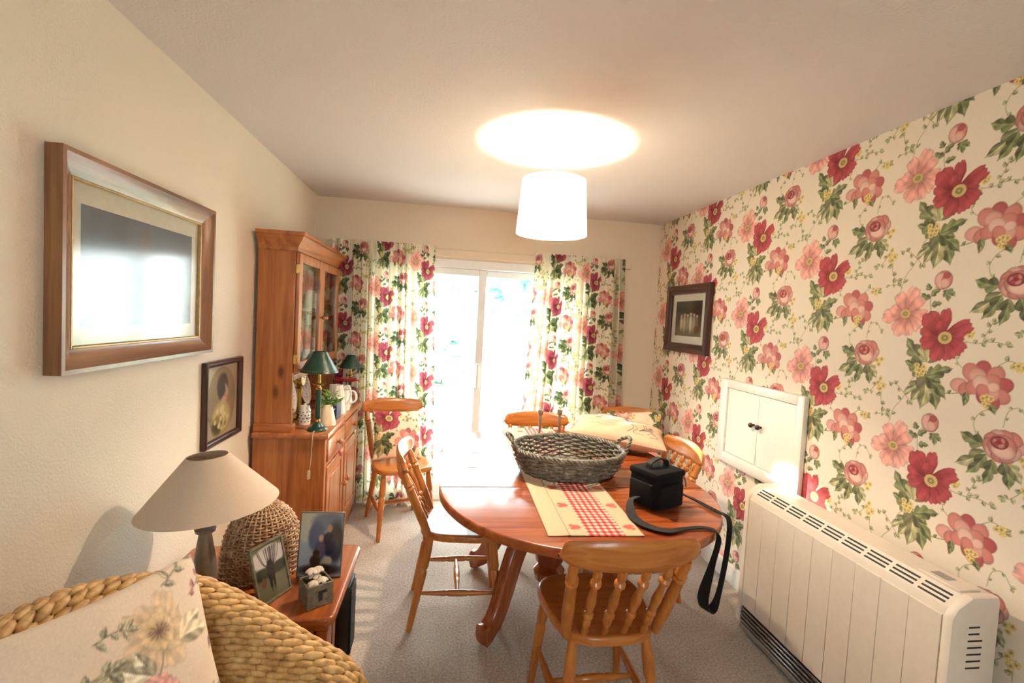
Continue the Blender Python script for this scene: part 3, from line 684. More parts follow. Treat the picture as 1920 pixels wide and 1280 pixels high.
for y0, y1, s in ((DY0+.05, ym-.018, 1), (ym+.018, DY1-.05, -1)):
    o = dp('drawer', MB().bb(DF-.03, DF-.002, y0+.003, y1-.003, .658, WT-.053, .006), 'y'); knob((DF-.002, (y0+y1)/2, .717), parent=o)
    a, b, z0, z1 = y0+.003, y1-.003, .108, .629; w = .062
    m_ = MB(); m_.bb(DF-.03, DF-.004, a, a+w, z0, z1, .003); m_.bb(DF-.03, DF-.004, b-w, b, z0, z1, .003); m_.bb(DF-.03, DF-.0045, a+w, b-w, z0, z0+w, .003); m_.bb(DF-.03, DF-.0045, a+w, b-w, z1-w, z1, .003)
    o = dp('cupboard_door', m_, 'z'); dp('raised_panel', MB().bb(DF-.028, DF-.010, a+w, b-w, z0+w, z1-w).bb(DF-.012, DF-.005, a+w+.02, b-w-.02, z0+w+.02, z1-w-.02, .006), 'z', o)
    knob((DF-.004, b-.03 if s > 0 else a+.03, .40), parent=o)
# upper cabinet
U0, U1 = DY0+.02, DY1-.02; UT = 1.82
dp('side_panel', MB().bb(XB, UF-.004, U0, U0+.022, WT+.045, UT, .002), 'z'); dp('side_panel', MB().bb(XB, UF-.004, U1-.022, U1, WT+.045, UT, .002), 'z')
for a, b in ((U0-.014, U0+.03), (U1-.03, U1+.014)): dp('foot_block', MB().bb(XB, UF+.012, a, b, WT, WT+.045, .006), 'x')
dp('back_panel', MB().bb(XB, XB+.01, U0+.022, U1-.022, WT, UT), 'z')
dp('cabinet_floor', MB().bb(XB+.01, UF-.004, U0+.022, U1-.022, 1.135, 1.16, .002), 'y'); dp('shelf', MB().bb(XB+.01, UF-.03, U0+.022, U1-.022, 1.475, 1.493, .002), 'y')
dp('top_board', MB().bb(XB, UF-.004, U0+.022, U1-.022, UT-.02, UT), 'y')
dp('apron', MB().bb(UF-.02, UF-.004, U0+.022, U1-.022, 1.10, 1.135, .004), 'y')
# cornice: stepped moulding round three sides
pr = [(0.0, 1.79), (0.006, 1.795), (0.008, 1.812), (0.02, 1.83), (0.036, 1.852), (0.042, 1.866), (0.05, 1.87), (0.05, 1.888), (0.0, 1.888)]
cv = []; cf = []
for o_, z in pr:
    cv += [(XB, U0-o_, z), (UF+o_, U0-o_, z), (UF+o_, U1+o_, z), (XB, U1+o_, z)]
for i in range(len(pr)-1):
    for k in range(3): cf.append((i*4+k, i*4+k+1, (i+1)*4+k+1, (i+1)*4+k))
i = (len(pr)-1)*4; cf.append((i, i+1, i+2, i+3)); cf.append((0, 1, 2, 3)); cf += [tuple(j*4 for j in range(len(pr))), tuple(j*4+3 for j in range(len(pr)))]
mesh_obj('cornice', cv, cf, PINE['y'], d, 25)
um = (U0+U1)/2
for y0, y1, s in ((U0+.004, um-.002, 1), (um+.002, U1-.004, -1)):
    w = .058; z0, z1 = 1.142, 1.786; x0, x1 = UF-.002, UF+.016
    m_ = MB(); m_.bb(x0, x1, y0, y0+w, z0, z1, .003); m_.bb(x0, x1, y1-w, y1, z0, z1, .003); m_.bb(x0, x1-.0005, y0+w, y1-w, z0, z0+w, .003); m_.bb(x0, x1-.0005, y0+w, y1-w, z1-w*.85, z1, .003)
    o = dp('glazed_door', m_, 'z'); MB().bb(UF+.004, UF+.007, y0+w, y1-w, z0+w, z1-w*.85).build('pane', M['glass'], o)
    knob((x1, y1-.026 if s > 0 else y0+.026, 1.44), r=.013, parent=o)
    hy = y0-.002 if s > 0 else y1+.002
    for hz in (1.22, 1.70): MB().bb(x0, x1+.001, hy-.0025, hy+.0025, hz-.025, hz+.025, .001).build('hinge', M['brass'], o)
# lock plate and heart ornaments
def heart_mesh(s, th):
    P = []
    for i in range(28):
        a = 2*math.pi*i/28; P.append((16*math.sin(a)**3*s/16, (13*math.cos(a)-5*math.cos(2*a)-2*math.cos(3*a)-math.cos(4*a))*s/16))
    return P
h_ = thing('hanging_heart', 'small pink fabric heart hanging from the near drawer knob', 'ornament', (DF+.018, (DY0+.05+ym-.018)/2, .717))
q = MB().prism(heart_mesh(.022, .01), -.007, .007, .005); q.v = [(v[2], v[0], v[1]-.062) for v in q.v]; q.build('heart', M['heart'], h_)
MB().tube(spline([(0, -.012, -.048), (.006, -.014, -.02), (.006, 0, .014), (.006, .014, -.02), (0, .012, -.048)], 5), .0012, 5).build('cord', M['cord'], h_)
h2 = thing('hanging_heart', 'small pale wooden heart hanging from the far drawer knob', 'ornament', (DF+.018, (ym+.018+DY1-.05)/2, .717))
q = MB().prism(heart_mesh(.018, .01), -.004, .004, .002); q.v = [(v[2], v[0], v[1]-.055) for v in q.v]; q.build('heart', M['ceramic'], h2)
MB().tube(spline([(0, -.010, -.045), (.006, -.013, -.02), (.006, 0, .014), (.006, .013, -.02), (0, .010, -.045)], 5), .0012, 5).build('cord', M['cord'], h2)

# ------------------------------------------------------------------ chairs
def make_chair():
    t = thing('dining_chair', 'x', 'chair', group='honey-coloured spindle-back dining chairs')
    # dished seat
    n = 44; prof = [(1.0, .432), (1.0, .452), (.985, .460), (.95, .463), (.8, .458), (.5, .454), (.2, .455)]
    vs = []; fs = []
    def outline(a):
        c, s_ = math.cos(a), math.sin(a); e = 0.62
        x = math.copysign(abs(c)**e, c); y = math.copysign(abs(s_)**e, s_)
        return x*(0.195+0.022*y), y*0.205
    rings = [(.9, .428)]+prof
    for sc, z in rings:
        for k in range(n):
            x, y = outline(2*math.pi*k/n); vs.append((x*sc, y*sc, z))
    for i in range(len(rings)-1):
        for k in range(n): k2 = (k+1) % n; fs.append((i*n+k, i*n+k2, (i+1)*n+k2, (i+1)*n+k))
    fs.append(tuple(range(n-1, -1, -1))); fs.append(tuple((len(rings)-1)*n+k for k in range(n)))
    mesh_obj('seat', vs, fs, CHAIRW['x'], t, 60)
    legp = [(0, .013), (.06, .0145), (.30, .017), (.34, .0195), (.36, .016), (.38, .0195), (.42, .0185), (.62, .021), (.65, .0155), (.69, .0215), (.86, .0195), (1, .014)]
    top = {}; foot = {}
    for sx in (-1, 1):
        for nm, tp, ft in (('f', (sx*.150, .145, .435), (sx*.185, .195, 0)), ('b', (sx*.130, -.150, .435), (sx*.175, -.235, 0))):
            top[sx, nm] = Vector(tp); foot[sx, nm] = Vector(ft); MB().turn(ft, tp, legp, 14).build('leg', CHAIRW['z'], t)
    mids = {}
    strp = [(0, .008), (.12, .010), (.28, .0135), (.33, .0155), (.36, .012), (.39, .0155), (.5, .0165), (.61, .0155), (.64, .012), (.67, .0155), (.72, .0135), (.88, .010), (1, .008)]
    for sx in (-1, 1):
        a = foot[sx, 'f'].lerp(top[sx, 'f'], .40); b = foot[sx, 'b'].lerp(top[sx, 'b'], .40)
        MB().turn(a, b, strp, 12).build('stretcher', CHAIRW['y'], t); mids[sx] = a.lerp(b, .5)
    MB().turn(mids[-1], mids[1], strp, 12).build('cross_stretcher', CHAIRW['x'], t)
    # curved top rail
    def rail_c(s): return Vector((s*.234, -.325+.050*s*s, 0))
    nu, nz = 34, 7; vs = []; fs = []
    for side in (1, -1):
        for i in range(nu+1):
            s = -1+2*i/nu; c = rail_c(s); tx = Vector((.234, .10*s, 0)).normalized(); nm = Vector((-tx.y, tx.x, 0))
            e = max(0, 1-abs(s)); rnd = math.sqrt(max(0, 1-(1-min(e/.13, 1))**2))
            zt = .794+.058*rnd-.020*s*s; zb = .794-.050*rnd*(1-.55*abs(s)**4)
            for j in range(nz+1):
                q = j/nz; z = zb+(zt-zb)*q; th = .0115*math.sqrt(max(0, 1-abs(2*q-1)**4))*(.4+.6*min(1, e/.05))
                p = c+nm*(side*th)+Vector((0, -.10*(z-.785), z)); vs.append(p)
    W_ = nz+1; H_ = (nu+1)*W_
    for i in range(nu):
        for j in range(nz):
            a = i*W_+j; fs.append((a, a+W_, a+W_+1, a+1)); fs.append((H_+a+1, H_+a+W_+1, H_+a+W_, H_+a))
        fs.append((i*W_, H_+i*W_, H_+(i+1)*W_, (i+1)*W_)); fs.append((i*W_+nz, (i+1)*W_+nz, H_+(i+1)*W_+nz, H_+i*W_+nz))
    for j in range(nz): fs.append((j, j+1, H_+j+1, H_+j)); a = nu*W_; fs.append((a+j+1, a+j, H_+a+j, H_+a+j+1))
    mesh_obj('top_rail', vs, fs, CHAIRW['x'], t, 50)
    sp = [(0, .009), (.05, .010), (.10, .0145), (.17, .0095), (.20, .0145), (.27, .0145), (.30, .0095), (.33, .0175), (.36, .0175), (.385, .0105), (.45, .013), (.55, .0165), (.68, .012), (.775, .0095), (.80, .018), (.835, .018), (.86, .0095), (.91, .0145), (.95, .0145), (1, .009)]
    for s in (-.56, -.19, .19, .56):
        r = rail_c(s*.88)+Vector((0, 0, .752)); MB().turn((s*.185, -.175, .452), r, sp, 12).build('spindle', CHAIRW['z'], t)
    pp = [(0, .015), (.08, .018), (.3, .021), (.6, .0195), (.72, .018), (.75, .0215), (.78, .0165), (.81, .0215), (.86, .016), (.93, .0175), (1, .0135)]
    for sx in (-1, 1):
        r = rail_c(sx*.80)+Vector((0, .004, .762)); MB().turn((sx*.160, -.160, .450), r, pp, 12).build('back_post', CHAIRW['z'], t)
    return t
chair = make_chair()
spots = [(.605, 1.68, 1, 'empty spindle-back chair nearest the viewer, its back to us'),
         (.13, 2.41, -90, 'spindle-back chair on the dresser side, pulled up side-on to the table'),
         (1.10, 2.57, 90, 'spindle-back chair against the long wallpaper side, sunlight on its top rail'),
         (.665, 2.99, 180, 'spindle-back chair at the far head of the table, before the glass door'),
         (-.262, 3.385, 200, 'spindle-back chair beside the dresser holding a peony cushion'),
         (1.40, 3.28, 165, 'spindle-back chair in the far papered corner, cushion on its seat')]
for i, (x, y, a, lb) in enumerate(spots):
    o = chair if i == 0 else copy_tree(chair)
    o.location = (x, y, 0); o.rotation_euler = (0, 0, math.radians(a)); o['label'] = lb

# ------------------------------------------------------------------ table
TX, TR, TA, TB, TZ = 0.612, 0.605, 2.05, 2.575, 0.762
tb = thing('dining_table', 'large oval varnished pine table on a carved pedestal', 'table', (0, 0, 0))
def dend(y, s): return [(TX+TR*math.cos(a), y+s*TR*math.sin(a)) for a in np.linspace(0, math.pi, 40)]
MB().prism(dend(TA-.0006, -1), TZ-.036, TZ, .009).build('table_end', TABW['x'], tb, 50)
MB().prism(dend(TB+.0006, 1), TZ-.036, TZ, .009).build('table_end', TABW['x'], tb, 50)
for y0, y1 in ((TA+.0006, (TA+TB)/2-.0006), ((TA+TB)/2+.0006, TB-.0006)):
    q = MB().prism([(TX-TR, y0), (TX+TR, y0), (TX+TR, y1), (TX-TR, y1)], TZ-.036, TZ, .003, 1); q.build('leaf', TABW['x'], tb, 50)
ap = [(TX+.47*math.cos(a), TA-.47*math.sin(a)) for a in np.linspace(0, math.pi, 30)]+[(TX+.47*math.cos(a), TB+.47*math.sin(a)) for a in np.linspace(math.pi, 0, 30)]
MB().prism(ap, TZ-.105, TZ-.0365, .004).build('apron', TABW['x'], tb, 50)
PC = (0.612, 2.46)
MB().lathe((PC[0], PC[1], 0), [(.002, .10), (.05, .10), (.075, .125), (.085, .17), (.06, .2), (.075, .225), (.082, .30), (.088, .38), (.075, .44), (.055, .50), (.05, .55), (.075, .60), (.08, .62), (.15, .635), (.16, .657), (.002, .657)], 36).build('pedestal', TABW['z'], tb, 35)
def claw(ang):
    d_ = Vector((math.cos(ang), math.sin(ang), 0)); sd = Vector((-d_.y, d_.x, 0))
    pts = spline([(.06, .30), (.16, .43), (.25, .42), (.33, .31), (.40, .16), (.47, .065), (.53, .035), (.555, .028)], 6) if False else spline([(.04, .45, 0), (.14, .475, 0), (.235, .44, 0), (.315, .34, 0), (.375, .21, 0), (.43, .11, 0), (.485, .062, 0), (.53, .05, 0)], 6)
    vs = []; fs = []; m = len(pts)
    for i, p in enumerate(pts):
        a = pts[max(i-1, 0)]; b = pts[min(i+1, m-1)]; tn = (b-a).normalized(); nn = Vector((-tn.y, tn.x, 0)); t = i/(m-1)
        hh = .072-.032*t+.010*math.exp(-((t-.95)/.07)**2); ww = .034+.005*math.exp(-((t-.95)/.1)**2)
        if t > .97: hh *= .75; ww *= .8
        for k in range(12):
            th = 2*math.pi*k/12; c, s_ = math.cos(th), math.sin(th); e = .55
            u = math.copysign(abs(c)**e, c)*hh; w = math.copysign(abs(s_)**e, s_)*ww
            q = p+nn*u; vs.append(Vector((PC[0], PC[1], 0))+d_*q.x+sd*w+Vector((0, 0, max(q.y, .004))))
    for i in range(m-1):
        for k in range(12): k2 = (k+1) % 12; fs.append((i*12+k, i*12+k2, (i+1)*12+k2, (i+1)*12+k))
    fs.append(tuple(range(11, -1, -1))); fs.append(tuple((m-1)*12+k for k in range(12)))
    mesh_obj('leg', vs, fs, TABW['z'], tb, 50)
for a in (-137, 137, -43, 43): claw(math.radians(a))

# ------------------------------------------------------------------ side table (left) and what stands on it
ST = 0.50
st_ = thing('side_table', 'low orange pine side table beside the seagrass chair', 'table', (0, 0, 0))
MB().prism(rounded_rect(-.975, -.312, 1.565, 2.08, .03), ST-.03, ST, .011).build('top', SIDEW['y'], st_)
MB().prism(rounded_rect(-.955, -.332, 1.585, 2.06, .01), ST-.055, ST-.0305, .004).build('moulding', SIDEW['y'], st_)
for x, y in ((-.935, 1.61), (-.355, 1.61), (-.935, 2.035), (-.355, 2.035)): MB().bb(x-.02, x+.02, y-.02, y+.02, 0, ST-.055, .004).build('leg', SIDEW['z'], st_)
MB().bb(-.955, -.335, 1.59, 2.055, .09, .115, .004).build('shelf', SIDEW['y'], st_)
MB().bb(-.91, -.38, 1.592, 1.604, .115, ST-.055).build('side_panel', SIDEW['z'], st_); MB().bb(-.91, -.38, 2.042, 2.052, .115, ST-.055).build('side_panel', SIDEW['z'], st_)
for y0, y1 in ((1.632, 1.70), (1.72, 1.76)): MB().bb(-.36, -.345, y0, y1, .116, ST-.056, .002).build('stile', SIDEW['z'], st_)
bx = thing('black_box', 'tall black box on the lower shelf of the pine side table', 'box', (-.42, 1.95, .116))
MB().bb(-.12, .10, -.055, .055, .0, .30, .006).build('case', M['blackbox'], bx); MB().bb(.1001, .106, -.048, .048, .02, .28, .002).build('grille', M['slot'], bx)

# armchair of braided seagrass
ac = thing('seagrass_armchair', 'tub armchair braided from golden seagrass, in front of the side table', 'armchair', (0, 0, 0))
half = [(-.19, 1.35, .40), (-.25, 1.375, .475), (-.375, 1.405, .540), (-.545, 1.42, .648), (-.69, 1.385, .735), (-.80, 1.23, .80), (-.862, 1.02, .822), (-.885, .76, .83)]
rim = spline(half+[(x, 1.52-y, z) for x, y, z in half[-2::-1]], 10)
# resample evenly
cum = [0]
for a, b in zip(rim[:-1], rim[1:]): cum.append(cum[-1]+(b-a).length)
NK = int(cum[-1]/.036); R_ = []
for i in range(NK+1):
    L_ = cum[-1]*i/NK; j = max(k for k in range(len(cum)) if cum[k] <= L_+1e-9); j = min(j, len(rim)-2); R_.append(rim[j].lerp(rim[j+1], (L_-cum[j])/(cum[j+1]-cum[j]+1e-9)))
rr = random.Random(4); ctr = Vector((-.42, .76, 0)); weave = MB(); inner = MB()
def out_n(i):
    t = (R_[min(i+1, NK)]-R_[max(i-1, 0)]); t.z = 0; t.normalize(); n = Vector((t.y, -t.x, 0))
    if n.dot(R_[i]-ctr) < 0: n = -n
    return n
prof = []          # (offset outward, drop) : outer face, rolled rim, inner face
for k in range(24, 0, -1): prof.append((.050+.0005*k, .034+.0245*k))
for k in range(7): a = math.pi*k/6; prof.append((.050*math.cos(a)*1.0, .034-.046*math.sin(a)))
for k in range(1, 17): prof.append((-.050-.0035*k, .034+.0245*k))
shell = []
for r_, (o_, dz) in enumerate(prof):
    row = []
    for i in range(NK+1):
        p = R_[i]+out_n(i)*(o_*1.0)-Vector((0, 0, dz)); row.append(p)
    shell.append(row)
for r_, row in enumerate(shell):
    for i in range(NK+1):
        p = row[i]; zmin = .03 if r_ < 24 else .30
        if p.z < zmin: continue
        tn = (row[min(i+1, NK)]-row[max(i-1, 0)]).normalized()
        q = (shell[min(r_+1, len(shell)-1)][i]-shell[max(r_-1, 0)][i]).normalized(); nn = tn.cross(q).normalized(); q = nn.cross(tn)
        a = .40 if r_ % 2 else .50; tl = (tn*math.cos(a)+q*math.sin(a)).normalized(); ql = nn.cross(tl)
        rot = Matrix((tl, ql, nn)).transposed(); s = rr.uniform(.9, 1.1)
        off = .018 if r_ % 2 else 0
        weave.ball(p+tn*(off+rr.uniform(-.002, .002)), (.033*s, .0115*s, .0115*s), 8, 5, rot)
w_ = weave.build('braided_weave', M['seagrass'], ac, 60); w_['kind'] = 'stuff'
vs = []; fs = []; n1 = NK+1
for r_, row in enumerate(shell):
    for i, p in enumerate(row):
        c = ctr.copy(); c.z = p.z; zmin = .03 if r_ < 24 else .29
        vs.append((p.x, p.y, max(p.z, zmin)))
for r_ in range(len(shell)-1):
    for i in range(NK): fs.append((r_*n1+i, r_*n1+i+1, (r_+1)*n1+i+1, (r_+1)*n1+i))
mesh_obj('lining', vs, fs, plain('seagrass_lining', (120, 84, 46), 0.8), ac)
sm_ = MB()
for j in range(38):
    y = .20+j*.0305
    for i in range(18):
        x = -.80+i*.036
        if math.hypot((x+.42)/.42, (y-.76)/.60) > 1.02 and x < -.42: continue
        if abs(y-.76) > .575: continue
        sm_.ball((x+(.018 if j % 2 else 0), y, .335+rr.uniform(-.002, .002)), (.023, .019, .011), 6, 4, rotz(.3 if j % 2 else -.3))
s_ = sm_.build('woven_seat', M['seagrass'], ac, 60); s_['kind'] = 'stuff'
MB().prism([(-.83, .30), (-.16, .20), (-.16, 1.32), (-.83, 1.22)], .27, .325, .01).build('seat_board', plain('seat_core', (130, 92, 50), 0.8), ac)
for x, y in ((-.2, .25), (-.2, 1.28), (-.78, .35), (-.78, 1.18)): MB().bb(x-.022, x+.022, y-.022, y+.022, 0, .30, .004).build('leg', DARKW['z'], ac)

# heater
ht = thing('storage_heater', 'long white storage heater with vent grilles below the wall cupboard', 'heater', (0, 0, 0))
HY0, HY1, HX, HB, HZ = 1.185, 2.185, 1.535, 1.70, .735
e = [(HX, .05), (HX, HZ-.055), (HX+.012, HZ-.035), (HX+.058, HZ), (HB, HZ), (HB, .05)]
def yprism(poly, y0, y1, name, mat, par, bev=0.0):
    q = MB().prism([(p[0], p[1]) for p in poly], y0, y1, bev, 2); q.v = [(v[0], v[2], v[1]) for v in q.v]; return q.build(name, mat, par, 30)
yprism([(x+(.004 if x == HX else 0), z) for x, z in e], HY0+.03, HY1-.03, 'body', M['heater'], ht)
for y0, y1 in ((HY0, HY0+.032), (HY1-.032, HY1)):
    c = yprism([(HX-.004, .045), (HX-.004, HZ-.06), (HX+.014, HZ-.028), (HX+.062, HZ+.006), (HB-.01, HZ+.006), (HB-.004, HZ-.01), (HB-.004, .045)], y0, y1, 'end_cap', M['heater'], ht, .008)
    if y0 == HY0:
        for k in range(7): MB().bb(HX+.055, HX+.105-(.012 if k in (0, 1) else 0), HY0-.0008, HY0+.006, HZ-.085-k*.021, HZ-.080-k*.021).build('slot', M['slot'], c)
MB().bb(HB-.006, XR-.021, HY0+.05, HY1-.05, .05, HZ-.04, .004).build('back_box', M['heater_grey'], ht)
n_ = 9; pw = (HY1-HY0-.07)/n_
for k in range(n_): MB().bb(HX-.002, HX+.008, HY0+.035+k*pw+.0008, HY0+.035+(k+1)*pw-.0008, .135, HZ-.062, .0012).build('panel', M['heater'], ht)
sl = Vector((.046, 0, .035)).normalized()
for k in range(9):
    q = MB(); y0 = HY0+.045+k*(HY1-HY0-.09)/9; y1 = y0+(HY1-HY0-.09)/9-.016
    for j in range(3):
        c = Vector((HX+.020+j*.0125, (y0+y1)/2, HZ-.0295+j*.0095)); ang = math.atan2(.035, .046)
        q.box(c, (.0068, y1-y0, .003), 0, Matrix.Rotation(-ang, 3, 'Y'))
    q.build('vent_slots', M['slot'], ht)
MB().bb(HX-.004, HB-.02, HY0+.032, HY1-.032, .02, .045, .003).build('base', M['heater_grey'], ht)
for j in range(4): MB().bb(HX-.003, HX+.012, HY0+.033, HY1-.033, .05+j*.020, .064+j*.020, .004).build('louvre', M['steel'], ht)
MB().bb(HX+.004, HX+.008, HY0+.033, HY1-.033, .046, .134).build('louvre_backing', M['slot'], ht)
MB().bb(HX+.07, HB-.02, HY0+.045, HY0+.18, HZ-.001, HZ+.005, .002).build('control_flap', M['heater'], ht)
MB().bb(HX+.09, HX+.125, HY0+.10, HY0+.155, HZ+.0045, HZ+.0062).build('control_label', M['heater_grey'], ht)
for x, y in ((HX+.03, HY0+.1), (HX+.03, HY1-.1), (HB-.03, HY0+.1), (HB-.03, HY1-.1)): MB().bb(x-.015, x+.015, y-.02, y+.02, 0, .021).build('foot', M['heater_grey'], ht)

# cupboard let into the papered wall
cu = thing('wall_cupboard', 'small white double-door cupboard set in the papered wall', 'cupboard', (0, 0, 0))
c0, c1, cz0, cz1 = 2.075, 2.785, .695, 1.20; X0 = XR-.0015
fm = MB(); fm.bb(X0-.028, X0, c0, c0+.052, cz0, cz1, .006); fm.bb(X0-.028, X0, c1-.075, c1, cz0, cz1, .006); fm.bb(X0-.028, X0, c0+.05, c1-.07, cz1-.05, cz1, .006); fm.bb(X0-.034, X0, c0+.05, c1-.07, cz0, cz0+.062, .008)
fm.build('frame', M['white'], cu)
cm = 2.417
for y0, y1, s in ((c0+.054, cm-.001, 1), (cm+.001, c1-.077, -1)):
    o = MB().bb(X0-.018, X0, y0, y1, cz0+.064, cz1-.052, .002).build('door', M['white'], cu)
    knob((X0-.018, cm-.03*s if s > 0 else cm+.03, .977), (-1, 0, 0), .014, M['knob'], o)
    hy = y0 if s > 0 else y1
    for hz in (cz0+.13, cz1-.12): MB().bb(X0-.021, X0-.017, hy-.004, hy+.004, hz-.02, hz+.02).build('hinge', M['white'], o)

# pendant lamp
PX, PY = .487, 2.305
pe = thing('pendant_lamp', 'white drum pendant lamp glowing above the table', 'lamp', (PX, PY, ZC))
def zc(z): return z-ZC
MB().lathe((0, 0, 0), [(.172, zc(1.915)), (.1535, zc(2.172)), (.1515, zc(2.172)), (.170, zc(1.915))], 56, True).build('shade', M['drum'], pe)
MB().lathe((0, 0, 0), [(.002, 0), (.045, 0), (.045, -.012), (.03, -.022), (.002, -.022)], 24).build('ceiling_rose', M['upvc'], pe)
MB().turn((0, 0, -.02), (0, 0, zc(2.12)), [(0, .003), (1, .003)], 8).build('flex', M['upvc'], pe)
MB().turn((0, 0, zc(2.13)), (0, 0, zc(2.075)), [(0, .01), (.3, .018), (1, .018)], 16).build('lamp_holder', M['upvc'], pe)
rg = MB(); rg.tube([(.024*math.cos(a), .024*math.sin(a), zc(2.115)) for a in np.linspace(0, 2*math.pi, 20, endpoint=False)], .0025, 6, True)
for a in (20, 140, 260): c, s = math.cos(math.radians(a)), math.sin(math.radians(a)); rg.tube([(.022*c, .022*s, zc(2.115)), (.153*c, .153*s, zc(2.160))], .0025, 6)
rg.build('shade_ring', M['upvc'], pe)
MB().ball((0, 0, zc(2.04)), (.03, .03, .036), 20, 12).build('bulb', emit('warm_bulb', (255, 231, 198), BULB), pe)

# ------------------------------------------------------------------ framed pictures
def frame_pic(t, side, y0, y1, z0, z1, fw_, depth, mats, slip, mount, canvas, prof='flat', tilt=0.0):
    # side=+1: on the left wall facing +x ; side=-1: on the right wall facing -x. Local x = distance from wall
    def B(mb, a0, a1, b0, b1, c0, c1, bev=0.0): x = sorted((side*a0, side*a1)); return mb.bb(x[0], x[1], b0, b1, c0, c1, bev)
    yc, zc_ = (y0+y1)/2, (z0+z1)/2; a, b = (y1-y0)/2, (z1-z0)/2
    pr_ = {'scoop': [(0, 0), (0, depth), (.012, depth*1.0), (fw_*.35, depth*.82), (fw_*.75, depth*.5), (fw_, depth*.42), (fw_, 0)],
           'flat': [(0, 0), (0, depth*.8), (.006, depth), (fw_*.5, depth), (fw_*.6, depth*.8), (fw_*.85, depth*.7), (fw_, depth*.5), (fw_, 0)]}[prof]
    for nm, sg in (('h', -1), ('h', 1), ('v', -1), ('v', 1)):   # four mitred lengths
        vs = []; fs = []
        for ins, dx in pr_:
            if nm == 'h': P = [(side*dx, -(a-ins), sg*(b-ins)), (side*dx, a-ins, sg*(b-ins))]
            else: P = [(side*dx, sg*(a-ins), -(b-ins)), (side*dx, sg*(a-ins), b-ins)]
            vs += P
        m = len(pr_)
        for i in range(m): i2 = (i+1) % m; fs.append((i*2, i*2+1, i2*2+1, i2*2))
        fs += [tuple(i*2 for i in range(m)), tuple(i*2+1 for i in range(m-1, -1, -1))]
        mesh_obj('frame_side', vs, fs, mats['y' if nm == 'h' else 'z'], t, 25)
    ia, ib = a-fw_, b-fw_
    if slip:
        q = MB()
        for lo, hi in ((-ia, -ia+slip), (ia-slip, ia)): B(q, .004, depth*.45, lo, hi, -ib, ib, .002)
        for lo, hi in ((-ib, -ib+slip), (ib-slip, ib)): B(q, .004, depth*.45, -ia+slip, ia-slip, lo, hi, .002)
        q.build('gilt_slip', M['gold'], t); ia -= slip; ib -= slip
    if mount:
        ml, mr, mt, mb_ = mount
        q = MB(); B(q, .004, .0065, -ia, -ia+ml, -ib, ib); B(q, .004, .0065, ia-mr, ia, -ib, ib); B(q, .004, .0065, -ia+ml, ia-mr, -ib, -ib+mb_); B(q, .004, .0065, -ia+ml, ia-mr, ib-mt, ib)
        q.build('mount', M['mat_cream'], t)
    else: ml = mr = mt = mb_ = 0
    q = MB(); B(q, .001, .003, -ia-.005, ia+.005, -ib-.005, ib+.005); q.build('backing', M['mat_cream'], t)
    w, h = 2*ia-ml-mr, 2*ib-mt-mb_
    L = canvas.linear(); st = max(w, h)/130
    if side > 0: flat_print('print', canvas, L, (.0042, -ia+ml, -ib+mb_), (0, w, 0), (0, 0, h), st, M['print'], t)
    else: flat_print('print', canvas, L, (-.0042, ia-mr, -ib+mb_), (0, -w, 0), (0, 0, h), st, M['print'], t)
    q = MB(); B(q, .009, .0105, -ia-.003, ia+.003, -ib-.003, ib+.003); q.build('glazing', M['glass_pic'], t)
    t.location = ((XL+.001) if side > 0 else (XR-.0025), yc, zc_); t.rotation_euler = (0, tilt, 0)
def soft_canvas(w, h, base, seed): return Canvas(w, h, max(w, h)/150, base, False, seed)
# large picture: dim blue-grey scene
C = soft_canvas(.6, .4, (100, 110, 122), 2)
for x, y, r, c in ((.30, .30, .05, (110, 80, 76)), (.40, .27, .05, (92, 72, 72)), (.18, .30, .06, (80, 76, 80)), (.1, .1, .16, (74, 86, 96)), (.5, .1, .18, (66, 76, 86)), (.3, .12, .08, (84, 92, 98)), (.52, .3, .06, (84, 78, 80))): C.disc(x, y, r, c, r*1.3, alpha=.6, soft=r/C.px*.7)
t = thing('framed_picture', 'large picture in a wide walnut frame with gilt slip, reflecting the door', 'picture'); frame_pic(t, 1, 1.355, 2.155, 1.292, 1.873, .062, .042, FRAMEW, .008, (.042, .042, .055, .05), C.noise(3), 'scoop')
# oval portrait
C = soft_canvas(.30, .33, (176, 160, 132), 3)
C.disc(.15, .165, .132, (128, 104, 74), .158, soft=1.5); C.disc(.15, .165, .128, (150, 126, 92), .154, soft=3)
C.disc(.155, .235, .050, (36, 26, 22), .055, soft=5); C.disc(.175, .20, .032, (204, 160, 130), .044, ang=15, soft=3); C.disc(.205, .198, .007, (204, 160, 130), .012, soft=2); C.disc(.145, .215, .035, (38, 28, 24), .045, soft=4); C.disc(.165, .15, .022, (206, 166, 136), .035, soft=3)
C.disc(.15, .085, .085, (196, 176, 112), .075, soft=8); C.disc(.11, .05, .05, (70, 74, 40), .04, soft=5)
for k in range(26): a = C.rng.uniform(0, 6.28); r = .07*C.rng.rand()**.5; C.disc(.15+r*math.cos(a), .085+r*.8*math.sin(a), .012, (226, 208, 150) if k % 3 else (150, 130, 70), soft=2)
C.disc(.182, .205, .003, (60, 40, 34), soft=1.5); C.disc(.192, .178, .006, (170, 80, 70), .003, soft=1.5)
t = thing('framed_portrait', 'dark framed oval portrait of a woman with flowers, left of the dresser', 'picture'); frame_pic(t, 1, 2.155, 2.52, .868, 1.243, .026, .024, DARKW, 0, None, C.noise(3), 'flat')
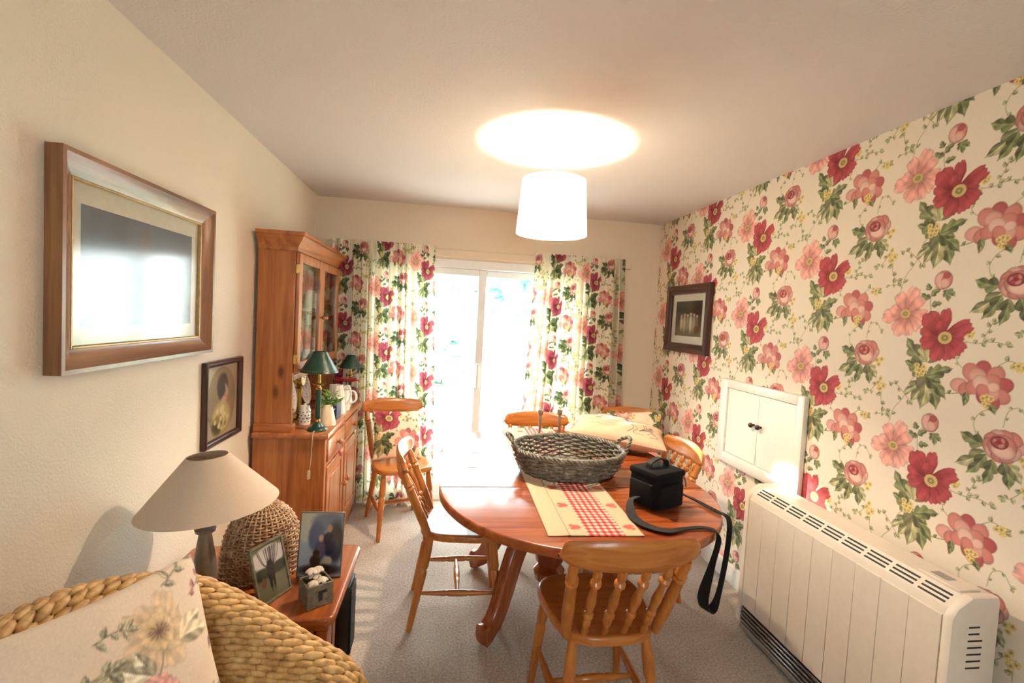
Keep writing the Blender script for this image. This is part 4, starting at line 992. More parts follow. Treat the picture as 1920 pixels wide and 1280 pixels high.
# right wall picture
C = soft_canvas(.42, .30, (74, 66, 48), 4)
C.disc(.21, .06, .25, (110, 104, 70), .10, soft=12); C.disc(.06, .2, .1, (44, 46, 36), .12, soft=12); C.disc(.38, .2, .09, (50, 44, 34), .12, soft=12)
for x, h_, c in ((.10, .10, (206, 186, 150)), (.15, .12, (196, 170, 140)), (.20, .11, (150, 150, 140)), (.25, .13, (210, 196, 160)), (.30, .12, (170, 160, 150)), (.345, .10, (140, 110, 80))):
    C.disc(x, .11, .024, c, h_*.6, soft=4); C.disc(x, .11+h_*.62, .014, (214, 178, 150), soft=2); C.disc(x, .125+h_*.65, .014, (70, 46, 34), .009, soft=2)
C.disc(.34, .06, .04, (120, 74, 44), .03, soft=3)
t = thing('framed_picture', 'dark mahogany framed group scene on the floral wallpaper', 'picture'); frame_pic(t, -1, 2.985, 3.60, 1.318, 1.812, .066, .036, DARKW, 0, (.052, .052, .05, .055), C.noise(4), 'flat')

# ------------------------------------------------------------------ things on the dining table
def canvas_runner():
    w, h = .345, 1.60; C = Canvas(w, h, .0022, (208, 184, 154), False, 5)
    x = (np.arange(C.nx)+.5)*C.px; y = (np.arange(C.ny)+.5)*C.px; Xg, Yg = np.meshgrid(x, y)
    band = (Xg > .143) & (Xg < .278); s = .0125
    fa = (np.floor(Xg/s) % 2 == 0).astype(float)+(np.floor(Yg/s) % 2 == 0).astype(float)
    cols = np.array([(240, 220, 204), (214, 110, 104), (188, 30, 40)], float); C.a[band] = cols[fa[band].astype(int)]
    C.a[(np.abs(Xg-.075) < .0012)] = (120, 92, 66); C.a[(Xg < .004) | (Xg > w-.004) | (Yg < .006) | (Yg > h-.006)] *= .88
    def heart(cx, cy, r, ang):
        ca, sa = math.cos(ang), math.sin(ang)
        def fn(X, Y):
            u = (X*ca+Y*sa)/r; v = (-X*sa+Y*ca)/r; f = (u*u+v*v-1)**3-u*u*v**3
            return np.clip(-f*6+.3, 0, 1), np.broadcast_to(np.array((204, 96, 90.)), X.shape+(3,))
        C.draw(cx, cy, r*1.5, fn)
    for cy in (.07, .27, .47, .67, .87, 1.07, 1.27, 1.5): heart(.116, cy, .021, math.pi/2); heart(.308, cy, .021, -math.pi/2)
    return C.noise(2)
RC = canvas_runner(); ru = thing('table_runner', 'cream table runner with red gingham band and hearts', 'runner', (.382, 1.570, TZ+.001), math.radians(-1.0))
nu, nv = 120, 520; S, V = np.meshgrid(np.linspace(0, 1, nu), np.linspace(0, 1, nv))
P = np.stack([S*RC.w, V*RC.h, .0022+.0012*np.sin(V*40+S*3)*np.sin(S*7)+.002*np.exp(-((S-.217)/.02)**2)], -1); B = P.copy(); B[..., 2] = .0002
kk = RC.sample(RC.linear(), S*RC.w, V*RC.h); link('cloth', grid_mesh('runner_cloth', P, kk, M['runner'], True, (B, kk)), ru)

def wicker(t, rim_a, rim_b, base_a, base_b, h, rows, stakes, rt_, mat, seed, bulge=.0):
    rr = random.Random(seed); N = stakes*4
    def ell(v): q = v**.8; return base_a+(rim_a-base_a)*q+bulge*math.sin(math.pi*v), base_b+(rim_b-base_b)*q+bulge*math.sin(math.pi*v)
    wv = MB()
    for r in range(rows):
        v = (r+.5)/rows; a, b = ell(v); ph = rr.uniform(-.1, .1)
        pts = []
        for i in range(N):
            th = 2*math.pi*i/N; o = rt_*1.15*math.cos(stakes*th/2*1.0+(r % 2)*math.pi)+rr.uniform(-.0008, .0008)
            pts.append(((a+o)*math.cos(th), (b+o)*math.sin(th), .004+h*v+rr.uniform(-.0012, .0012)))
        wv.tube(pts, rt_*rr.uniform(.85, 1.1), 5, True)
    for r in range(int(base_b/(rt_*1.9))):
        a = base_a-r*rt_*1.9; b = base_b-r*rt_*1.9
        if b < .008: break
        wv.tube([(a*math.cos(2*math.pi*i/60), b*math.sin(2*math.pi*i/60), .005+.0015*math.cos(i*math.pi/2+r*math.pi)) for i in range(60)], rt_, 5, True)
    o = wv.build('weavers', mat, t, 80); o['kind'] = 'stuff'
    sk = MB()
    for k in range(stakes):
        th = 2*math.pi*k/stakes; pts = []
        for j in range(7): v = j/6; a, b = ell(v); pts.append((a*math.cos(th), b*math.sin(th), .004+h*v))
        sk.tube(pts, rt_*.8, 5)
    sk.build('stakes', mat, t, 80)['kind'] = 'stuff'
def rope(path, r, tw, n=3, closed=True, turns=20):
    m = MB(); L = len(path)
    for s in range(n):
        pts = []
        for i, p in enumerate(path):
            p = Vector(p); q = (Vector(path[(i+1) % L])-Vector(path[i-1])) if closed else Vector(path[min(i+1, L-1)])-Vector(path[max(i-1, 0)])
            q.normalize(); a = q.cross(Vector((0, 0, 1))); a = a.normalized() if a.length > 1e-3 else Vector((1, 0, 0)); b = q.cross(a); th = 2*math.pi*(s/n+turns*i/L)
            pts.append(p+a*(tw*math.cos(th))+b*(tw*math.sin(th)))
        m.tube(pts, r, 5, closed)
    return m
ba = thing('wicker_basket', 'oval grey willow basket with two rope handles on the runner', 'basket', (.628, 2.27, TZ+.0075), math.radians(-3))
wicker(ba, .268, .245, .215, .18, .105, 10, 36, .0062, M['grey_willow'], 1, .006)
rope([(.270*math.cos(a), .247*math.sin(a), .112) for a in np.linspace(0, 2*math.pi, 160, endpoint=False)], .0062, .0075, 3, True, 26).build('rim', M['grey_willow'], ba, 80)
for s in (-1, 1):
    pth = spline([(s*.256, -.075, .10), (s*.276, -.07, .14), (s*.300, -.03, .165), (s*.304, 0, .17), (s*.300, .03, .165), (s*.276, .07, .14), (s*.256, .075, .10)], 8)
    rope(pth, .0052, .0055, 2, False, 7).build('handle', M['grey_willow'], ba, 80)
for x, y, lb in ((.602, 2.86, 'slim silver candlestick, left of the pair behind the basket'), (.728, 2.88, 'slim silver candlestick, right of the pair behind the basket')):
    c = thing('candlestick', lb, 'candlestick', (x, y, TZ+.004), group='pair of silver candlesticks')
    MB().lathe((0, 0, 0), [(.001, 0), (.036, 0), (.036, .006), (.02, .012), (.009, .02), (.008, .03)], 20).build('base', M['silver'], c)
    MB().lathe((0, 0, 0), [(.008, .03), (.0065, .05), (.0085, .09), (.010, .135), (.007, .15), (.014, .158), (.017, .18), (.015, .184), (.001, .178)], 20).build('stem', M['silver'], c)
    MB().lathe((0, 0, 0), [(.014, .183), (.018, .20), (.019, .225), (.0175, .225), (.0165, .20), (.012, .184)], 20, True).build('glass_cup', M['glass'], c)
# camera bag
e1 = Vector((.06, -.13, 0)).normalized(); e2 = Vector((.13, .10, 0)).normalized(); e2 = (e2-e1*e2.dot(e1)).normalized()
bg_ = thing('camera_bag', 'black nylon camera bag on the table with its strap trailing', 'bag', (.898, 1.858, TZ+.003))
RB = Matrix((e2, -e1, Vector((0, 0, 1)))).transposed()   # local x = e2 (width), local y = away from the viewer
def bl(mb, c, s, b): return mb.box(RB @ (Vector(c)*1.08), tuple(q_*1.08 for q_ in s), b, RB)
bl(MB(), (0, 0, .062), (.155, .135, .122), .016).build('body', M['black'], bg_)
bl(MB(), (0, 0, .128), (.163, .143, .030), .013).build('lid', M['black'], bg_)
bl(MB(), (-.01, -.076, .055), (.125, .024, .085), .010).build('front_pocket', M['black'], bg_)
bl(MB(), (-.084, 0, .056), (.016, .105, .085), .007).build('side_pocket', M['black'], bg_)
pt = [RB @ Vector(p) for p in [(-.055, 0, .153), (-.045, 0, .178), (0, 0, .19), (.045, 0, .178), (.055, 0, .153)]]; pt = spline(pt, 6)
MB().ribbon(pt, [-e1]*len(pt), .026, .006).build('handle', M['strap'], bg_)
zp = [RB @ Vector(p) for p in [(.056, -.088, .132), (.060, -.096, .116), (.062, -.098, .094)]]; MB().tube(zp, [.005, .003, .004], 8).build('zip_pull', M['silver'], bg_)
sp_ = [RB @ Vector((.082, .0, .10)), RB @ Vector((.10, -.01, .05))]+[Vector(p)-Vector((.898, 1.858, TZ+.003)) for p in [(1.09, 1.86, TZ+.01), (1.115, 1.765, TZ+.008), (1.14, 1.715, TZ-.005), (1.135, 1.70, .66), (1.105, 1.68, .52), (1.075, 1.665, .44), (1.035, 1.65, .432), (1.01, 1.64, .49), (1.015, 1.61, .62), (1.02, 1.585, TZ-.015), (.99, 1.61, TZ+.008), (.91, 1.61, TZ+.008), (.82, 1.585, TZ+.010), (.755, 1.64, TZ+.010), (.745, 1.73, TZ+.010), (.775, 1.82, TZ+.03)]]+[RB @ Vector((-.092, 0, .05)), RB @ Vector((-.082, .0, .10))]
sp_ = spline(sp_, 6); m = len(sp_); sd = []; ww = []
for i in range(m):
    t_ = i/(m-1); tn = (sp_[min(i+1, m-1)]-sp_[max(i-1, 0)]).normalized(); zz = Vector((0, 0, 1)); h = tn.cross(zz)
    sd.append((Vector((.55, -.2, .1)) if h.length < .55 else h).normalized() if abs(tn.z) < .7 else Vector((.5, -.85, 0)).normalized()); ww.append(.020+.024*math.exp(-((t_-.44)/.08)**4)+.020*math.exp(-((t_-.80)/.08)**4))
for _ in range(6): sd = [(sd[max(i-1, 0)]*(1 if sd[max(i-1, 0)].dot(sd[i]) > 0 else -1)+sd[i]*2+sd[min(i+1, m-1)]*(1 if sd[min(i+1, m-1)].dot(sd[i]) > 0 else -1)).normalized() for i in range(m)]
for i in range(1, m):
    if sd[i].dot(sd[i-1]) < 0: sd[i] = -sd[i]
MB().ribbon(sp_, sd, ww, .004).build('strap', M['strap'], bg_)

# ------------------------------------------------------------------ cushions
def script_canvas():
    C = Canvas(.46, .46, .0022, (210, 182, 154), False, 9); ink = (88, 80, 84)
    for _ in range(26):
        x, y = C.rng.uniform(.08, .30), C.rng.uniform(.24, .42); a = C.rng.uniform(0, 360); C.leaf(x, y, a, .03, .008, (96, 96, 104), alpha=.9)
    for x, y in ((.12, .34), (.2, .38), (.26, .3)):
        for k in range(6): C.petal(x, y, k*60, .022, .010, (112, 104, 112), (168, 152, 148), alpha=.9)
    for y in (.20, .155, .115):
        P = [(.06+i*.006, y+.008*math.sin(i*1.9)+.004*math.sin(i*.83)) for i in range(40 if y > .18 else 26)]; C.stem(P, .001, ink, .8)
    for k in range(5): C.stem([(.33, .10), (.36+.01*k, .17), (.34+.025*k, .25-.01*k)], .0018, ink, .9)
    C.stem([(.27, .06), (.30, .11), (.29, .15), (.32, .12), (.30, .07), (.35, .06)], .002, (90, 70, 74)); C.stem([(.37, .08), (.40, .12), (.42, .08), (.38, .05)], .002, (90, 70, 74))
    for k in range(8): C.leaf(.40, .1+k*.02, 60+k*30, .03, .009, (120, 116, 112), alpha=.8)
    return C.noise(2)
SC = script_canvas(); SCL = SC.linear()
o = link('cushion', pillow_mesh('script_cushion', (.54, .46), .15, lambda U, V: SC.sample(SCL, U*SC.w, V*SC.h), M['cushion'], 110, 3), None)
tag(o, 'cream cushion printed with grey script and flowers, lying on the table', 'cushion', 'cushions'); o.location = (1.07, 2.765, TZ+.086); o.rotation_euler = (math.radians(1), math.radians(5), math.radians(-22))
def seat_cushion(u0, v0, loc, rot, size, lb, seed):
    o = link('cushion', pillow_mesh('floral_cushion', (size, size), .12, (lambda U, V, g=fabric(u0, v0, size, size, 1.05): g(U, V)*np.array((1.0, .90, .86))), M['cushion'], 110, seed), None)
    tag(o, lb, 'cushion', 'cushions'); o.location = loc; o.rotation_euler = [math.radians(a) for a in rot]; return o
# upright cushions lean on the chair backs
seat_cushion(.215, .02, (-.300, 3.465, .628), (70, 3, 20), .345, 'peony cushion standing on the chair beside the dresser', 1)
seat_cushion(.40, .10, (1.43, 3.36, .665), (72, -4, -15), .40, 'peony cushion standing on the chair in the papered corner', 4)
def linen_canvas():
    C = Canvas(.46, .46, .0018, (226, 206, 186), False, 12); tp = (200, 176, 146); dk = (112, 104, 86); gr = (150, 144, 122)
    for k in range(14): C.petal(.255, .27, k*26+8, .062+.016*(k % 3), .028, (190, 164, 130), (212, 188, 160), alpha=.34, edge=.2)
    for k in range(9): C.petal(.255, .275, k*40, .04, .018, (186, 158, 120), (208, 184, 150), alpha=.45)
    for k in range(12): a = k*30; C.stem([(.255, .275), (.255+.024*math.cos(math.radians(a)), .275+.016*math.sin(math.radians(a)))], .001, (120, 84, 84))
    for a, L in ((20, .09), (-10, .1), (170, .10), (200, .08)): C.leaf(.30 if abs(a) < 90 else .2, .235, a, L, .025, (206, 188, 158), alpha=.7)
    C.stem([(.222, .19), (.22, .21), (.205, .235)], .003, gr); C.stem([(.235, .19), (.245, .21), (.25, .23)], .002, gr)
    for a in (110, 140): C.leaf(.222, .195, a, .07, .02, (206, 196, 170)); C.stem([(.222, .195), (.222+.065*math.cos(math.radians(a)), .195+.065*math.sin(math.radians(a)))], .0012, dk)
    C.sprig([(.30, .36), (.34, .375), (.39, .40)], dk, gr, 5, .03, .009); C.sprig([(.13, .315), (.17, .32), (.20, .31)], dk, gr, 6, .028, .007); C.sprig([(.36, .31), (.40, .33), (.42, .37)], dk, (160, 110, 106), 6, .022, .008); C.sprig([(.05, .21), (.10, .24), (.15, .25)], dk, gr, 7, .035, .011)
    C.sprig([(.40, .20), (.42, .15), (.43, .1)], dk, (140, 116, 120), 6, .03, .01)
    for k in range(7): C.leaf(.03+.01*k, .13+.01*k, 30+k*22, .08, .022, (118, 116, 98), 2, alpha=.8)
    for k in range(13): C.petal(.215, .135, k*28, .062, .026, (206, 142, 132), (222, 172, 160), alpha=.9, edge=.35)
    for k in range(9): C.petal(.207, .14, k*40+10, .042, .019, (170, 92, 98), (206, 142, 134), alpha=.9, edge=.35)
    C.disc(.204, .144, .020, (134, 62, 76), .016, alpha=.9, soft=4, speck=.3)
    C.sprig([(.30, .05), (.34, .07), (.38, .06)], dk, gr, 6, .035, .011); C.sprig([(.12, .06), (.09, .09), (.06, .08)], dk, gr, 6, .035, .011)
    return C.noise(4)
LC = linen_canvas(); LCL = LC.linear()
o = link('cushion', pillow_mesh('linen_cushion', (.47, .47), .15, lambda U, V: LC.sample(LCL, U*LC.w-.045, V*LC.h-.07), M['cushion'], 150, 2), None)
tag(o, 'faded botanical linen cushion leaning in the seagrass armchair', 'cushion', 'cushions')
LA = Vector((-.635, 1.335, .835)); LB = Vector((-.81, .92, .868)); LD = Vector((-.46, 1.285, .40))
ex = (LA-LB).normalized(); ey = (LA-LD); ey = (ey-ex*ey.dot(ex)).normalized(); ez = ex.cross(ey)
o.matrix_world = Matrix.Translation(LA-ex*.235-ey*.235) @ Matrix((ex, ey, ez)).transposed().to_4x4()

# ------------------------------------------------------------------ things on the side table
lp = thing('table_lamp', 'table lamp with wide taupe coolie shade on a pewter stem', 'lamp', (-.765, 1.70, ST))
MB().lathe((0, 0, 0), [(.001, 0), (.07, 0), (.07, .012), (.055, .022), (.03, .035), (.026, .05), (.036, .09), (.034, .13), (.018, .23), (.015, .225), (.030, .232), (.032, .242), (.016, .250), (.02, .285), (.03, .292), (.012, .30), (.01, .36), (.001, .36)], 28).build('stem', M['pewter'], lp)
tl = Matrix.Rotation(math.radians(-4.5), 3, 'Y')
q = MB().lathe((0, 0, 0), [(.208, -.080), (.062, .085), (.060, .085), (.205, -.081)], 64, True); q.v = [tuple(tl @ Vector(v)+Vector((.008, 0, .405))) for v in q.v]; q.build('shade', M['shade'], lp)
rg = MB().tube([tl @ Vector((.0, 0, .07))+Vector((.008, 0, .405)), tl @ Vector((.061, 0, .08))+Vector((.008, 0, .405))], .0016, 5).tube([tl @ Vector((0, 0, .07))+Vector((.008, 0, .405)), tl @ Vector((-.061, 0, .08))+Vector((.008, 0, .405))], .0016, 5).tube([(0, 0, .35), tl @ Vector((0, 0, .07))+Vector((.008, 0, .405))], .006, 8)
rg.build('shade_carrier', M['pewter'], lp)
cl = thing('wicker_cloche', 'domed brown wicker food cover with a loop handle', 'food cover', (-.650, 1.90, ST+.002))
rr = random.Random(8); wv = MB(); N = 132; SK = 33
for r in range(27):
    v = (r+.4)/27; rad = .135*math.sqrt(max(0, 1-v**2.6))+.004; z = .255*v
    if rad < .02: continue
    wv.tube([((rad+.0050*math.cos(SK*th/2+(r % 2)*math.pi)+rr.uniform(-.0006, .0006))*math.cos(th), (rad+.0050*math.cos(SK*th/2+(r % 2)*math.pi))*math.sin(th), z+rr.uniform(-.001, .001)) for th in np.linspace(0, 2*math.pi, N, endpoint=False)], .0034, 5, True)
wv.build('weavers', M['brown_willow'], cl, 80)['kind'] = 'stuff'
wv = MB()
for k in range(SK): th = 2*math.pi*k/SK; wv.tube([((.135*math.sqrt(max(0, 1-v**2.6))+.004)*math.cos(th), (.135*math.sqrt(max(0, 1-v**2.6))+.004)*math.sin(th), .255*v) for v in np.linspace(0, .985, 14)], .0042, 5)
wv.build('stakes', M['brown_willow'], cl, 80)['kind'] = 'stuff'
MB().tube(spline([(-.022, 0, .247), (-.02, 0, .272), (0, 0, .286), (.02, 0, .272), (.022, 0, .247)], 6), .006, 8).build('handle', M['brown_willow'], cl)
def photo(label, corner_bl, corner_br, height, lean, canvas, th=.012, rim=.008):
    a = Vector(corner_bl); b = Vector(corner_br); ex = (b-a).normalized(); n = Vector((ex.y, -ex.x, 0)); w = (b-a).length
    upv = (Vector((0, 0, 1))*math.cos(lean)-n*math.sin(lean)).normalized(); nn = ex.cross(upv)
    t = thing('photo_frame', label, 'photo frame'); t.matrix_world = Matrix.Translation(a) @ Matrix((ex, upv, nn)).transposed().to_4x4()
    f_ = MB(); f_.bb(0, w, 0, rim, -th, 0, .001).bb(0, w, height-rim, height, -th, 0, .001).bb(0, rim, rim, height-rim, -th, 0, .001).bb(w-rim, w, rim, height-rim, -th, 0, .001); f_.build('frame', M['greybox'] if rim > .006 else M['silver'], t)
    MB().bb(rim, w-rim, rim, height-rim, -th, -th+.003).build('backing', M['slot'], t)
    flat_print('photograph', canvas, canvas.linear(), (rim, rim, -.004), (w-2*rim, 0, 0), (0, height-2*rim, 0), (height)/110, M['print'], t)
    MB().bb(rim, w-rim, rim, height-rim, -.0025, -.0012).build('glazing', M['glass_pic'], t)
    z_ = (upv*.55*height); d_ = Vector((0, 0, 1))
    MB().bb(w/2-.012, w/2+.012, .004, height*.6, -th-.004, -th-.0005).build('easel_back', M['slot'], t)
    return t
C = soft_canvas(.10, .15, (120, 120, 92), 6)
C.disc(.05, .115, .06, (214, 208, 204), .03, soft=4)
for k in range(24): x = C.rng.uniform(.01, .09); C.stem([(.05, .08), (x*.6+.02, .10), (x, .14)], .0008, (50, 40, 46))
C.disc(.02, .075, .03, (52, 60, 40), .016, soft=4); C.disc(.08, .075, .03, (48, 54, 38), .016, soft=4); C.disc(.05, .075, .014, (24, 22, 26), .03, soft=2); C.disc(.045, .04, .004, (28, 24, 24), .022, soft=1); C.disc(.056, .04, .004, (28, 24, 24), .022, soft=1); C.disc(.022, .05, .008, (120, 80, 56), .014, soft=2); C.disc(.05, .015, .06, (120, 118, 90), .016, alpha=.6, soft=4)
photo('photo frame showing a dark figure under a bare tree, leaning by the cloche', (-.556, 1.622, ST+.002), (-.494, 1.748, ST+.002), .195, math.radians(16), C.noise(4), .012, .008)
C = soft_canvas(.155, .21, (176, 190, 206), 7)
C.disc(.02, .17, .04, (214, 214, 196), .06, soft=6); C.disc(.10, .18, .06, (128, 140, 156), .03, soft=6); C.disc(.13, .11, .03, (60, 68, 74), .07, soft=6); C.disc(.03, .06, .04, (176, 190, 206), .05, soft=6); C.disc(.06, .13, .03, (96, 116, 146), .05, soft=5)
C.disc(.105, .105, .026, (34, 42, 66), .04, soft=3); C.disc(.107, .158, .010, (206, 160, 140), .013, soft=2); C.disc(.075, .085, .02, (92, 86, 110), .035, soft=3); C.disc(.077, .125, .009, (208, 164, 142), .012, soft=2); C.disc(.062, .075, .012, (30, 22, 22), .012, soft=2); C.disc(.06, .05, .02, (52, 40, 48), .02, soft=3); C.disc(.105, .05, .016, (196, 184, 160), .014, soft=2); C.disc(.08, .02, .08, (40, 42, 50), .018, soft=5)
photo('larger silver-edged photo of two seated people, behind the little box', (-.503, 1.815, ST+.002), (-.343, 1.812, ST+.002), .235, math.radians(9), C.noise(5), .010, .004)
gx = thing('keepsake_box', 'small grey wooden box holding dried white flowers', 'box', (-.395, 1.668, ST+.001), math.radians(35))
q = MB(); s_, h_, w_ = .043, .075, .006
q.bb(-s_, s_, -s_, -s_+w_, 0, h_, .001); q.bb(-s_, s_, s_-w_, s_, 0, h_, .001); q.bb(-s_, -s_+w_, -s_+w_, s_-w_, 0, h_, .001); q.bb(s_-w_, s_, -s_+w_, s_-w_, 0, h_, .001); q.bb(-s_+w_, s_-w_, -s_+w_, s_-w_, 0, .012); q.build('box', M['greybox'], gx)
q = MB(); q.bb(-.008, .006, -s_-.0015, -s_, .02, .055, .0005).bb(.006, .02, -s_-.0015, -s_, .045, .055, .0005); q.build('clasp', M['slot'], gx)
for k, (x, y, z) in enumerate(((-.014, -.012, .072), (.016, -.01, .074), (0, .014, .084), (.012, .018, .10), (-.012, .012, .104))):
    f_ = MB()
    for j in range(5): a = j*1.2566+k; f_.ball((x+.010*math.cos(a), y+.010*math.sin(a), z), (.013, .010, .005), 7, 5, rotz(a) @ Matrix.Rotation(.5, 3, 'Y'))
    f_.ball((x, y, z+.003), .005, 7, 5); f_.build('flower', M['petal_white'], gx)

# ------------------------------------------------------------------ things on and in the dresser
def bouillotte(loc, lb, s=1.0, cord=False):
    t = thing('green_lamp', lb, 'lamp', loc, group='green candlestick lamps on the dresser')
    def P(l): return [(r*s, z*s) for r, z in l]
    MB().lathe((0, 0, 0), P([(.001, 0), (.052, 0), (.052, .008), (.046, .016), (.03, .022), (.024, .034), (.012, .046), (.001, .046)]), 24).build('base', M['green'], t)
    MB().lathe((0, 0, 0), P([(.012, .0465), (.014, .053), (.011, .06), (.014, .066), (.001, .066)]), 20).build('lower_collar', M['brass'], t)
    MB().lathe((0, 0, 0), P([(.0135, .067), (.0135, .225), (.001, .225)]), 20).build('column', M['green'], t)
    q = MB().lathe((0, 0, 0), P([(.014, .226), (.016, .232), (.010, .238), (.009, .245), (.024, .25), (.024, .255), (.009, .26), (.008, .335), (.001, .335)]), 20)
    for sx in (-1, 1): q.tube([(sx*.02*s, 0, .252*s), (sx*.032*s, 0, .256*s), (sx*.036*s, 0, .262*s)], .003*s, 6)
    q.build('brass_fitting', M['brass'], t)
    sh = MB().lathe((0, 0, 0), P([(.100, .322), (.036, .434), (.034, .434), (.098, .321)]), 40, True).build('shade', M['green'], t)
    r_ = MB()
    for k in range(34): a = 2*math.pi*k/34; r_.ball((.0945*s*math.cos(a), .0945*s*math.sin(a), .334*s), .0024*s, 5, 4)
    r_.build('gilt_band', M['gold'], sh)
    return t
l1 = bouillotte((-.670, 2.735, WT+.001), 'green lamp with brass collar at the near end of the dresser')
MB().tube(spline([(.0, -.052, .006), (.0, -.07, .008), (.0, -.090, .004), (-.002, -.0955, -.06), (-.006, -.0955, -.16), (-.012, -.094, -.20)], 6), .002, 6).build('flex', M['cord'], l1)
MB().bb(-.022, -.006, -.100, -.086, -.245, -.195, .004).build('inline_switch', M['cord'], l1)
bouillotte((-.655, 3.545, WT+.001), 'green lamp with dark shade at the far end of the dresser', .80)
def jug(loc, rz, lb, h, rb, rt_, mat, handle=True, spout=True, nm='white_jug', grp=None, bands=None):
    t = thing(nm, lb, 'jug', loc, rz, grp)
    q = MB().lathe((0, 0, 0), [(.001, 0), (rb, 0), (rb*1.02, .006), (rt_, h), (rt_-.003, h), (rb-.003, .008), (.001, .008)], 30)
    if spout:
        vs = []
        for v in q.v:
            if v[2] > h*.75 and v[0] < -rt_*.5: vs.append((v[0]-(v[2]-h*.75)*.35*max(0, (-v[0]/rt_-.5)*2), v[1]*(1-.3*(v[2]-h*.75)/(h*.25)), v[2]))
            else: vs.append(v)
        q.v = vs
    q.build('body', mat, t)
    if handle: MB().tube(spline([(rt_*.95, 0, h*.88), (rt_+.03, 0, h*.95), (rt_+.048, 0, h*.72), (rt_+.04, 0, h*.45), (rb*1.0, 0, h*.32)], 7), .0065, 8).build('handle', mat, t)
    return t
j1 = jug((-.655, 2.87, WT+.001), math.radians(60), 'cream tapered jug holding a leafy green plant', .12, .052, .030, M['cream'], False, False, 'plant_pot')
rr = random.Random(3); sg = MB(); lf = MB()
pl_ = thing('leafy_plant', 'bushy green foliage standing in the cream tapered jug', 'plant', (-.655, 2.87, WT+.06))
for k in range(30):
    a = rr.uniform(0, 6.28); L = rr.uniform(.05, .11); e = rr.uniform(.2, 1.0); tip = Vector((math.cos(a)*L*e, math.sin(a)*L*e, .06+L*(1.1-e)*.9))
    sg.tube([(0, 0, .02), tip*.6+Vector((0, 0, .02)), tip], .0012, 4)
    for j in range(4):
        p = tip*(.55+.15*j); rt2 = Matrix.Rotation(a+rr.uniform(-1, 1), 3, 'Z') @ Matrix.Rotation(rr.uniform(-.8, .6), 3, 'Y'); lf.ball(p+Vector((rr.uniform(-.008, .008), rr.uniform(-.008, .008), .012)), (.017, .007, .0016), 6, 4, rt2)
sg.build('stems', M['leaf'], pl_, 80); lf.build('leaves', M['leaf'], pl_, 60)['kind'] = 'stuff'
jug((-.668, 3.20, WT+.001), math.radians(10), 'tall white tapered enamel jug behind the navy tin', .185, .055, .034, M['ceramic'], True, True)
t = thing('navy_tin', 'navy blue tin printed with a white teapot', 'tin', (-.668, 3.055, WT+.001), math.radians(-12))
MB().bb(-.045, .045, -.035, .035, 0, .115, .004).build('body', M['bluebox'], t); MB().bb(-.047, .047, -.037, .037, .1155, .128, .004).build('lid', M['ceramic'], t)
q = MB(); 
def disc_y(cx, cz, rx, rz): q.ball((cx, -.0352, cz), (rx, .0012, rz), 14, 6)
disc_y(0, .05, .022, .018); disc_y(0, .072, .006, .005); q.tube([(.02, -.0355, .05), (.032, -.0355, .06), (.036, -.0355, .068)], .003, 5); q.tube(spline([(-.018, -.0355, .064), (-.034, -.0355, .06), (-.034, -.0355, .044), (-.018, -.0355, .04)], 5), .0022, 5); disc_y(0, .033, .014, .003)
q.build('teapot_print', M['ceramic'], t)
jug((-.655, 3.315, WT+.001), math.radians(-8), 'round-handled white china jug beside the tall white jug', .135, .045, .040, M['ceramic'], True, True)
pv = thing('white_vase', 'white vase with red poinsettia in front of the far green lamp', 'vase', (-.655, 3.41, WT+.001))
MB().lathe((0, 0, 0), [(.001, 0), (.035, 0), (.045, .04), (.03, .10), (.024, .13), (.028, .15), (.025, .15), (.02, .13), (.001, .02)], 24).build('body', M['ceramic'], pv)
po = thing('poinsettia', 'red poinsettia flower head rising from the white vase', 'flower', (-.655, 3.41, WT+.125))
MB().tube([(0, 0, 0), (0, 0, .06)], .003, 6).build('stem', M['leaf'], po)
for k in range(12):
    a = k*.5236*(1 if k < 6 else 1)+(.26 if k >= 6 else 0); L = .050 if k < 6 else .034
    MB().ball((L*math.cos(a), L*math.sin(a), .062+(.012 if k >= 6 else 0)-.008*(k % 2)), (L, .017, .003), 8, 5, rotz(a) @ Matrix.Rotation(-.12, 3, 'Y')).build('bract', M['petal_red'], po)
MB().ball((0, 0, .078), (.01, .01, .006), 8, 5).build('flower_centre', M['gold'], po)
for i, (dx, lb) in enumerate(((-.012, 'left of two short white candles behind the poinsettia'), (.016, 'right of two short white candles behind the poinsettia'))):
    c = thing('candle', lb, 'candle', (-.70+dx, 3.62, WT+.001), group='white candles on the dresser')
    MB().lathe((0, 0, 0), [(.001, 0), (.011, 0), (.011, .245), (.007, .25), (.001, .25)], 16).build('wax', M['ceramic'], c); MB().turn((0, 0, .249), (0, 0, .262), [(0, .0012), (1, .001)], 6).build('wick', M['slot'], c)
pg = thing('landscape_mug', 'glazed cup with a misty landscape in the open niche', 'cup', (-.855, 2.80, WT+.001))
MB().lathe((0, 0, 0), [(.001, 0), (.034, 0), (.038, .05), (.040, .095), (.037, .095), (.034, .01), (.001, .01)], 28).build('body', plain('landscape_glaze', (176, 172, 146), .25, noise=.5, nscale=22), pg)
tn = thing('patterned_jar', 'white jar with small black pattern beside the near green lamp', 'jar', (-.775, 2.87, WT+.001))
MB().lathe((0, 0, 0), [(.001, 0), (.030, 0), (.032, .01), (.032, .085), (.026, .095), (.001, .095)], 24).build('body', M['ceramic'], tn); MB().lathe((0, 0, 0), [(.001, .0955), (.028, .0955), (.026, .108), (.008, .112), (.008, .12), (.001, .122)], 20).build('lid', M['ceramic'], tn)
q = MB()
for r in range(4):
    for k in range(10): a = 2*math.pi*(k+.5*(r % 2))/10; q.ball((.0322*math.cos(a), .0322*math.sin(a), .02+r*.018), (.0035, .0035, .0035), 5, 4)
q.build('pattern_dots', M['slot'], tn)
